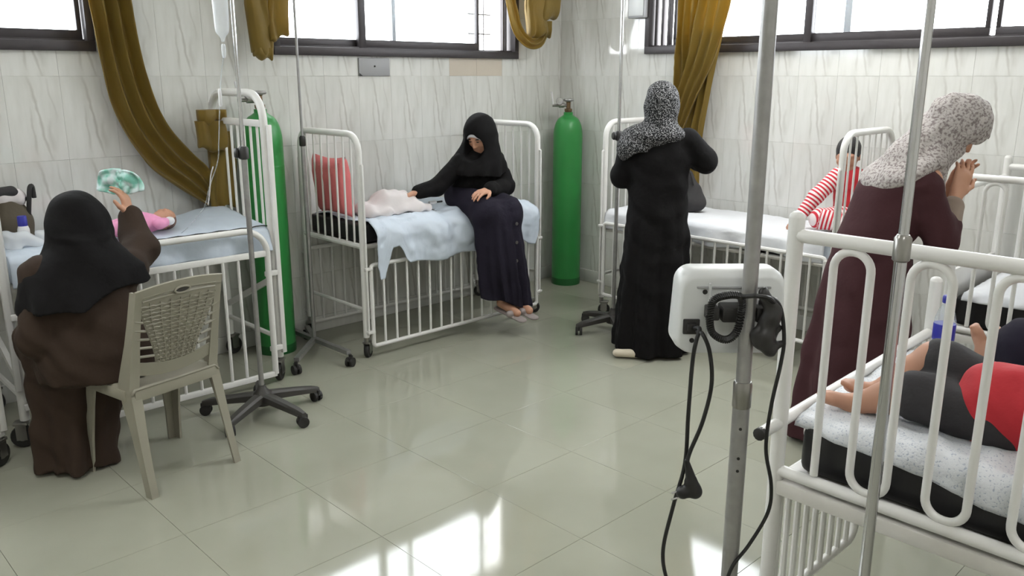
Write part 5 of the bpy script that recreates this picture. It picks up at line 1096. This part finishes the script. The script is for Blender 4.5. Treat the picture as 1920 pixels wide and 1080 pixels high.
# ---- woman leaning forward by the foreground bed, hands to her face
p = person('woman in maroon robe and pale patterned headscarf bowing with hands to her face', (3.63, 1.50, 0), rz_of(0.76, -0.65))
hc = (0.0, 0.315, 1.435); Rh = rot_head(-0.30, 0.82)
AR = {1: [(0.15, 0.12, 1.20), (0.165, 0.205, 0.965), (0.075, 0.300, 1.155)], -1: [(-0.15, 0.12, 1.20), (-0.16, 0.21, 0.965), (-0.03, 0.330, 1.155)]}
fd = Field((-0.40, -0.28, 0.0), (0.40, 0.62, 1.62), 0.006)
limb(fd, [(0, 0.0, 0.86), (0, 0.06, 1.05), (0, 0.14, 1.20)], [0.10, 0.09, 0.085], 0.03); fd.cone((-0.12, 0.14, 1.22), (0.12, 0.15, 1.23), 0.05, 0.05, 0.04); fd.cone((0, 0.17, 1.25), (0, 0.26, 1.37), 0.052, 0.048, 0.03)
add_head(fd, hc, Rh, 0.95)
for e in (-1, 1):
    limb(fd, [(0.09*e, -0.02, 0.86), (0.09*e, 0.0, 0.47), (0.09*e, -0.03, 0.09)], [0.08, 0.05, 0.035], 0.03); fd.cone((0.09*e, -0.04, 0.04), (0.10*e, 0.12, 0.03), 0.034, 0.028, 0.02); limb(fd, AR[e], [0.045, 0.038, 0.026], 0.02)
    add_hand(fd, AR[e][2], (-0.16*e, 0.34, 0.95), (-0.9*e, 0.1, 0.1), 1.08, 0.26, -e)
fd.below(0.006); link('body', fd.mesh('body'), M['skin'], p)
fd = Field((-0.42, -0.40, 0.0), (0.42, 0.50, 1.40), 0.0085)
fo = lambda th, z: (0.018*np.sin(6*th+1.2*z)+0.010*np.sin(11*th+2.0))*np.clip((0.95-z)/0.9, 0, 1)
fd.stack([(0.018, 0.0, -0.04, 0.24, 0.235), (0.35, 0, -0.04, 0.225, 0.215), (0.7, 0, -0.02, 0.205, 0.185), (0.95, 0, 0.0, 0.185, 0.150), (1.10, 0, 0.035, 0.180, 0.135), (1.20, 0, 0.065, 0.175, 0.130), (1.27, 0, 0.115, 0.15, 0.125), (1.32, 0, 0.15, 0.09, 0.09)], 0.04, fo)
for e in (-1, 1): limb(fd, [AR[e][0], AR[e][1], V3(*AR[e][1])*0.62+V3(*AR[e][2])*0.38], [0.070, 0.064, 0.060], 0.03)
fd.warp(wrinkle(0.008, 24, 8)); link('robe', fd.mesh('robe'), M['maroon'], p)
for e in (-1, 1):
    fd = Field((-0.30, 0.1, 0.9), (0.30, 0.5, 1.3), 0.005); a, b = V3(*AR[e][1]), V3(*AR[e][2]); fd.cone(a*0.80+b*0.20, a*0.22+b*0.78, 0.064, 0.044, 0.01); fd.warp(wrinkle(0.004, 40, e)); link('sleeve_cuff', fd.mesh('cuff'), M['taupe'], p)
fd = Field((-0.34, -0.16, 0.95), (0.34, 0.60, 1.66), 0.006)
fd.ell(V3(*hc)+Rh@V3(0, -0.012, 0.014), (0.108, 0.132, 0.128), Rh, k=0.01); fd.cone(V3(*hc)+Rh@V3(0, -0.03, -0.05), (0, 0.14, 1.27), 0.10, 0.13, 0.05)
fd.ell((0, 0.075, 1.255), (0.195, 0.155, 0.062), np.array(Matrix.Rotation(0.50, 3, 'X')), k=0.03); fd.cone((0.07, 0.18, 1.30), (0.10, 0.185, 1.15), 0.065, 0.042, 0.03)
fd.ell(V3(*hc)+Rh@V3(0, 0.122, -0.032), (0.064, 0.098, 0.090), Rh, k=0.012, sub=True)
fd.warp(wrinkle(0.009, 42, 9)); link('headscarf', fd.mesh('headscarf'), M['scarf_light'], p)
for e in (-1, 1):
    fd = Field((-0.25, -0.25, 0.0), (0.25, 0.3, 0.15), 0.005); fd.cone((0.09*e, -0.08, 0.035), (0.105*e, 0.16, 0.03), 0.042, 0.036, 0.01, flat=((0, 0, 1), 0.8)); fd.below(0.003); link('shoe', fd.mesh('shoe'), M['dgrey_c'], p)

# ---- child in red stripes on the cot by the right wall (x right of view, y away)
p = person('child in a red and white striped outfit behind the cot end bars', (4.895, 2.205, 0.757), AZV, 'child')
hc = (-0.02, 0.0, 0.435); Rh = rot_head(2.6, 0.2)
arm = [(-0.085, -0.02, 0.315), (-0.20, -0.04, 0.20), (-0.30, -0.06, 0.075)]; leg = [(0.0, -0.04, 0.085), (-0.19, -0.10, 0.075), (-0.06, -0.16, 0.05)]
fd = Field((-0.46, -0.28, -0.01), (0.25, 0.25, 0.58), 0.006)
limb(fd, [(0.03, 0, 0.09), (0.0, 0, 0.30)], [0.075, 0.07], 0.04); fd.cone((-0.02, 0, 0.30), (-0.02, 0, 0.38), 0.035, 0.035, 0.02); add_head(fd, hc, Rh, 0.85)
limb(fd, arm, [0.028, 0.026, 0.02], 0.02); add_hand(fd, arm[2], (-0.7, -0.2, -0.5), (0.2, 0, -1), 0.68, 0.2, 1); limb(fd, [(0.06, 0.02, 0.31), (0.11, -0.02, 0.2), (0.06, -0.08, 0.12)], [0.028, 0.026, 0.02], 0.02); add_hand(fd, (0.06, -0.08, 0.12), (-0.6, -0.4, -0.3), (0, 0, -1), 0.65, 0.3, -1)
limb(fd, leg, [0.045, 0.04, 0.03], 0.02); fd.cone(leg[2], (0.02, -0.17, 0.03), 0.024, 0.02, 0.01); limb(fd, [(0.06, -0.02, 0.085), (0.02, -0.14, 0.08), (0.12, -0.16, 0.05)], [0.045, 0.04, 0.03], 0.02); fd.below(0.004)
link('body', fd.mesh('body'), M['skin2'], p)
fd = Field((-0.2, -0.2, 0.0), (0.25, 0.25, 0.45), 0.006); limb(fd, [(0.03, 0, 0.10), (0.0, 0, 0.29)], [0.10, 0.088], 0.04); fd.cone((-0.06, -0.01, 0.31), (0.05, 0.01, 0.31), 0.045, 0.045, 0.03); fd.warp(wrinkle(0.003, 50)); fd.below(0.006); link('vest', fd.mesh('vest'), M['red'], p)
fd = Field((-0.4, -0.2, 0.0), (0.1, 0.2, 0.42), 0.005); limb(fd, [V3(-0.075, -0.02, 0.318)]+[V3(*arm[1]), V3(*arm[1])*0.15+V3(*arm[2])*0.85], [0.050, 0.044, 0.036], 0.02); me = fd.mesh('sleeve'); along_attr(me, arm); link('sleeve', me, M['stripes'], p)
fd = Field((-0.3, -0.3, 0.0), (0.2, 0.1, 0.2), 0.005); limb(fd, leg, [0.066, 0.058, 0.045], 0.02); fd.below(0.006); me = fd.mesh('trouser_leg'); along_attr(me, leg); link('trouser_leg', me, M['stripes'], p)
fd = Field((-0.05, -0.3, 0.0), (0.28, 0.1, 0.2), 0.005); l2 = [(0.06, -0.02, 0.085), (0.02, -0.14, 0.08), (0.12, -0.16, 0.05)]; limb(fd, l2, [0.066, 0.058, 0.045], 0.02); fd.below(0.006); me = fd.mesh('trouser_leg'); along_attr(me, l2); link('trouser_leg', me, M['stripes'], p)
fd = Field((-0.2, -0.2, 0.25), (0.2, 0.2, 0.6), 0.005); fd.ell(V3(*hc)+Rh@V3(0, -0.016, 0.026), (0.070, 0.088, 0.086), Rh, k=0.0); fd.ell(V3(*hc)+Rh@V3(0, 0.105, -0.05), (0.07, 0.09, 0.085), Rh, k=0.01, sub=True); link('hair', fd.mesh('hair'), M['hair'], p)

# ---- infant on the tall bed
p = person('infant in a pink outfit lying on the tall bed', (1.63, 4.32, 0.876), rz_of(0.94, 0.34), 'infant')
fd = Field((-0.16, -0.42, -0.02), (0.16, 0.14, 0.16), 0.004)
add_head(fd, (0.0, 0.055, 0.052), np.array(Matrix.Rotation(0.5, 3, 'Y') @ Matrix(((1, 0, 0), (0, 0, 1), (0, 1, 0)))), 0.58); limb(fd, [(0, 0.0, 0.045), (0, -0.10, 0.05), (0, -0.2, 0.045)], [0.032, 0.045, 0.045], 0.02)
for e in (-1, 1):
    limb(fd, [(0.04*e, -0.02, 0.05), (0.085*e, -0.05, 0.05), (0.08*e, 0.0, 0.055)], [0.018, 0.016, 0.013], 0.01); add_hand(fd, (0.08*e, 0.0, 0.055), (0, 1, 0.1), (-e, 0, 0.2), 0.38, 0.7, 1); limb(fd, [(0.03*e, -0.2, 0.045), (0.05*e, -0.27, 0.06), (0.04*e, -0.34, 0.035)], [0.028, 0.022, 0.016], 0.015); fd.cone((0.04*e, -0.345, 0.03), (0.045*e, -0.36, 0.06), 0.014, 0.012, 0.008)
fd.below(0.002); link('body', fd.mesh('body'), M['skin'], p)
fd = Field((-0.16, -0.42, -0.02), (0.16, 0.10, 0.16), 0.0045); limb(fd, [(0, 0.0, 0.045), (0, -0.10, 0.052), (0, -0.2, 0.045)], [0.042, 0.058, 0.052], 0.02)
for e in (-1, 1): limb(fd, [(0.04*e, -0.02, 0.05), (0.085*e, -0.05, 0.05), (0.082*e, -0.012, 0.055)], [0.028, 0.025, 0.022], 0.015); limb(fd, [(0.03*e, -0.2, 0.045), (0.05*e, -0.27, 0.06), (0.04*e, -0.33, 0.035)], [0.038, 0.03, 0.024], 0.02)
fd.warp(wrinkle(0.003, 60)); fd.below(0.003); link('romper', fd.mesh('romper'), M['pink'], p)
for e in (-1, 1): fd = Field((-0.16, -0.1, 0.0), (0.16, 0.12, 0.14), 0.004); fd.ell((0.082*e, 0.015, 0.056), (0.022, 0.028, 0.022), k=0); link('mitten', fd.mesh('mitten'), M['white_p'], p)
fd = Field((-0.1, -0.02, -0.02), (0.1, 0.15, 0.14), 0.004); fd.ell((0.0, 0.072, 0.045), (0.047, 0.045, 0.047), k=0); link('hair', fd.mesh('hair'), mat('infant_hair', (110, 84, 76), 0.7, var=0.2), p)

# ---- two children lying on the foreground bed (world aligned, feet towards +y)
OA = V3(2.20, 0.60, 0.762); p = person('child in dark shorts and red shirt lying barefoot on the foreground bed', tuple(OA), 0, 'child')
legs = {1: [(-0.015, -0.06, 0.065), (-0.02, 0.165, 0.080), (-0.075, 0.285, 0.032)], -1: [(0.10, -0.06, 0.080), (0.09, 0.150, 0.150), (0.02, 0.265, 0.045)]}
fd = Field((-0.25, -0.95, -0.01), (0.28, 0.46, 0.30), 0.006)
limb(fd, [(0.04, -0.05, 0.08), (0.04, -0.25, 0.085), (0.04, -0.38, 0.085)], [0.075, 0.07, 0.075], 0.04); fd.cone((-0.05, -0.38, 0.085), (0.13, -0.38, 0.085), 0.04, 0.04, 0.03); fd.cone((0.04, -0.40, 0.085), (0.04, -0.50, 0.10), 0.036, 0.036, 0.02)
add_head(fd, (0.04, -0.60, 0.105), np.array(Matrix(((-1, 0, 0), (0, 0, -1), (0, 1, 0)))), 0.88)
for e in (1, -1):
    L_ = legs[e]; limb(fd, [L_[0], L_[1]], [0.065, 0.048], 0.02); limb(fd, [L_[1], V3(*L_[1])*0.6+V3(*L_[2])*0.4, L_[2]], [0.048, 0.042, 0.027], 0.015)
    a = V3(*L_[2]); f = V3(-0.05, 0.070, 0.035); fd.ell(a+V3(0.012, 0.0, -0.010), (0.026, 0.026, 0.024), k=0.012); fd.cone(a, a+f*0.75+V3(0, 0, -0.012), 0.026, 0.024, 0.014, flat=((0, 0, 1), 0.8))
    tt = np.cross(f/np.linalg.norm(f), V3(0, 0, 1))
    for j in range(5): o_ = (j-2)*0.0105; b = a+f*(0.80-0.05*abs(j-1))+tt*o_+V3(0, 0, -0.014); fd.cone(b, b+f*(0.26 if j else 0.34)+V3(0, 0, 0.004), 0.0085 if j else 0.011, 0.0075, 0.004)
for e in (-1, 1): limb(fd, [(0.04+0.12*e, -0.37, 0.085), (0.04+0.16*e, -0.24, 0.13), (0.04+0.04*e, -0.19, 0.205)], [0.034, 0.03, 0.022], 0.02); add_hand(fd, (0.04+0.04*e, -0.19, 0.205), (-e, 0.3, 0), (0, 0, -1), 0.75, 0.2, 1)
fd.below(0.003); link('body', fd.mesh('body'), M['skin2'], p)
fd = Field((-0.25, -0.30, -0.01), (0.28, 0.36, 0.32), 0.006)
limb(fd, [(0.04, -0.05, 0.08), (0.04, -0.12, 0.08)], [0.088, 0.088], 0.03)
for e in (1, -1): L_ = legs[e]; limb(fd, [L_[0], V3(*L_[0])*0.12+V3(*L_[1])*0.88], [0.074, 0.068], 0.03)
fd.warp(wrinkle(0.006, 40, 1)); fd.below(0.005); link('shorts', fd.mesh('shorts'), M['jeans'], p)
fd = Field((-0.25, -0.55, -0.01), (0.32, 0.05, 0.32), 0.006); limb(fd, [(0.025, -0.035, 0.088), (0.03, -0.25, 0.095), (0.04, -0.38, 0.095)], [0.113, 0.110, 0.10], 0.03); fd.cone((-0.07, -0.37, 0.09), (0.15, -0.37, 0.09), 0.06, 0.06, 0.03)
for e in (-1, 1): limb(fd, [(0.04+0.11*e, -0.37, 0.09), (0.04+0.15*e, -0.26, 0.12)], [0.055, 0.048], 0.02)
fd.warp(wrinkle(0.004, 40, 2)); fd.below(0.005); link('shirt', fd.mesh('shirt'), M['red'], p)
fd = Field((-0.15, -0.75, 0.0), (0.25, -0.5, 0.3), 0.005); fd.ell((0.04, -0.622, 0.098), (0.068, 0.082, 0.085), k=0); fd.ell((0.04, -0.57, 0.185), (0.055, 0.08, 0.06), k=0.01, sub=True); link('hair', fd.mesh('hair'), M['hair'], p)
OB = V3(2.70, 0.66, 0.762); p = person('second child in dark trousers lying barefoot on the far side of the foreground bed', tuple(OB), 0, 'child')
fd = Field((-0.2, -1.0, -0.01), (0.25, 0.26, 0.30), 0.006); legs = {1: [(-0.03, -0.26, 0.08), (-0.03, -0.02, 0.13), (0.0, 0.085, 0.075)], -1: [(0.09, -0.26, 0.08), (0.09, -0.05, 0.11), (0.10, 0.05, 0.05)]}
limb(fd, [(0.03, -0.28, 0.08), (0.03, -0.55, 0.085)], [0.075, 0.075], 0.04); fd.cone((0.03, -0.58, 0.085), (0.03, -0.70, 0.10), 0.036, 0.036, 0.02); add_head(fd, (0.03, -0.80, 0.105), np.array(Matrix(((-1, 0, 0), (0, 0, -1), (0, 1, 0)))), 0.85)
for e in (1, -1):
    L_ = legs[e]; limb(fd, L_, [0.058, 0.044, 0.028], 0.02); a = V3(*L_[2]); f = V3(-0.01, 0.035, 0.075); fd.ell(a+V3(0, 0.008, -0.02), (0.024, 0.024, 0.026), k=0.012); fd.cone(a, a+f*0.8, 0.026, 0.022, 0.012, flat=((0, 0.9, -0.3), 0.8))
    for j in range(5): b = a+f*0.85+V3((j-2)*0.0105, 0, 0); fd.cone(b, b+f*0.22, 0.0085, 0.0075, 0.004)
for e in (-1, 1): limb(fd, [(0.03+0.10*e, -0.55, 0.085), (0.03+0.15*e, -0.40, 0.07), (0.03+0.12*e, -0.25, 0.12)], [0.032, 0.028, 0.02], 0.02); add_hand(fd, (0.03+0.12*e, -0.25, 0.12), (-e*0.4, 1, 0.1), (0, 0, -1), 0.72, 0.35, e)
fd.below(0.003); link('body', fd.mesh('body'), M['skin2'], p)
fd = Field((-0.2, -0.5, -0.01), (0.25, 0.2, 0.30), 0.006); limb(fd, [(0.03, -0.28, 0.09), (0.03, -0.36, 0.09)], [0.095, 0.095], 0.03)
for e in (1, -1): L_ = legs[e]; limb(fd, [L_[0], L_[1], V3(*L_[1])*0.55+V3(*L_[2])*0.45], [0.085, 0.070, 0.052], 0.03)
fd.warp(wrinkle(0.004, 40, 4)); fd.below(0.005); link('trousers', fd.mesh('trousers'), M['navy'], p)
fd = Field((-0.2, -0.75, -0.01), (0.28, -0.2, 0.30), 0.006); limb(fd, [(0.03, -0.30, 0.10), (0.03, -0.55, 0.10)], [0.105, 0.105], 0.03); fd.cone((-0.06, -0.55, 0.09), (0.12, -0.55, 0.09), 0.06, 0.06, 0.03); fd.warp(wrinkle(0.004, 40, 6)); fd.below(0.005); link('shirt', fd.mesh('shirt'), M['wine'], p)
fd = Field((-0.15, -0.95, 0.0), (0.25, -0.7, 0.3), 0.005); fd.ell((0.03, -0.822, 0.098), (0.066, 0.08, 0.083), k=0); fd.ell((0.03, -0.77, 0.185), (0.053, 0.08, 0.06), k=0.01, sub=True); link('hair', fd.mesh('hair'), M['hair'], p)
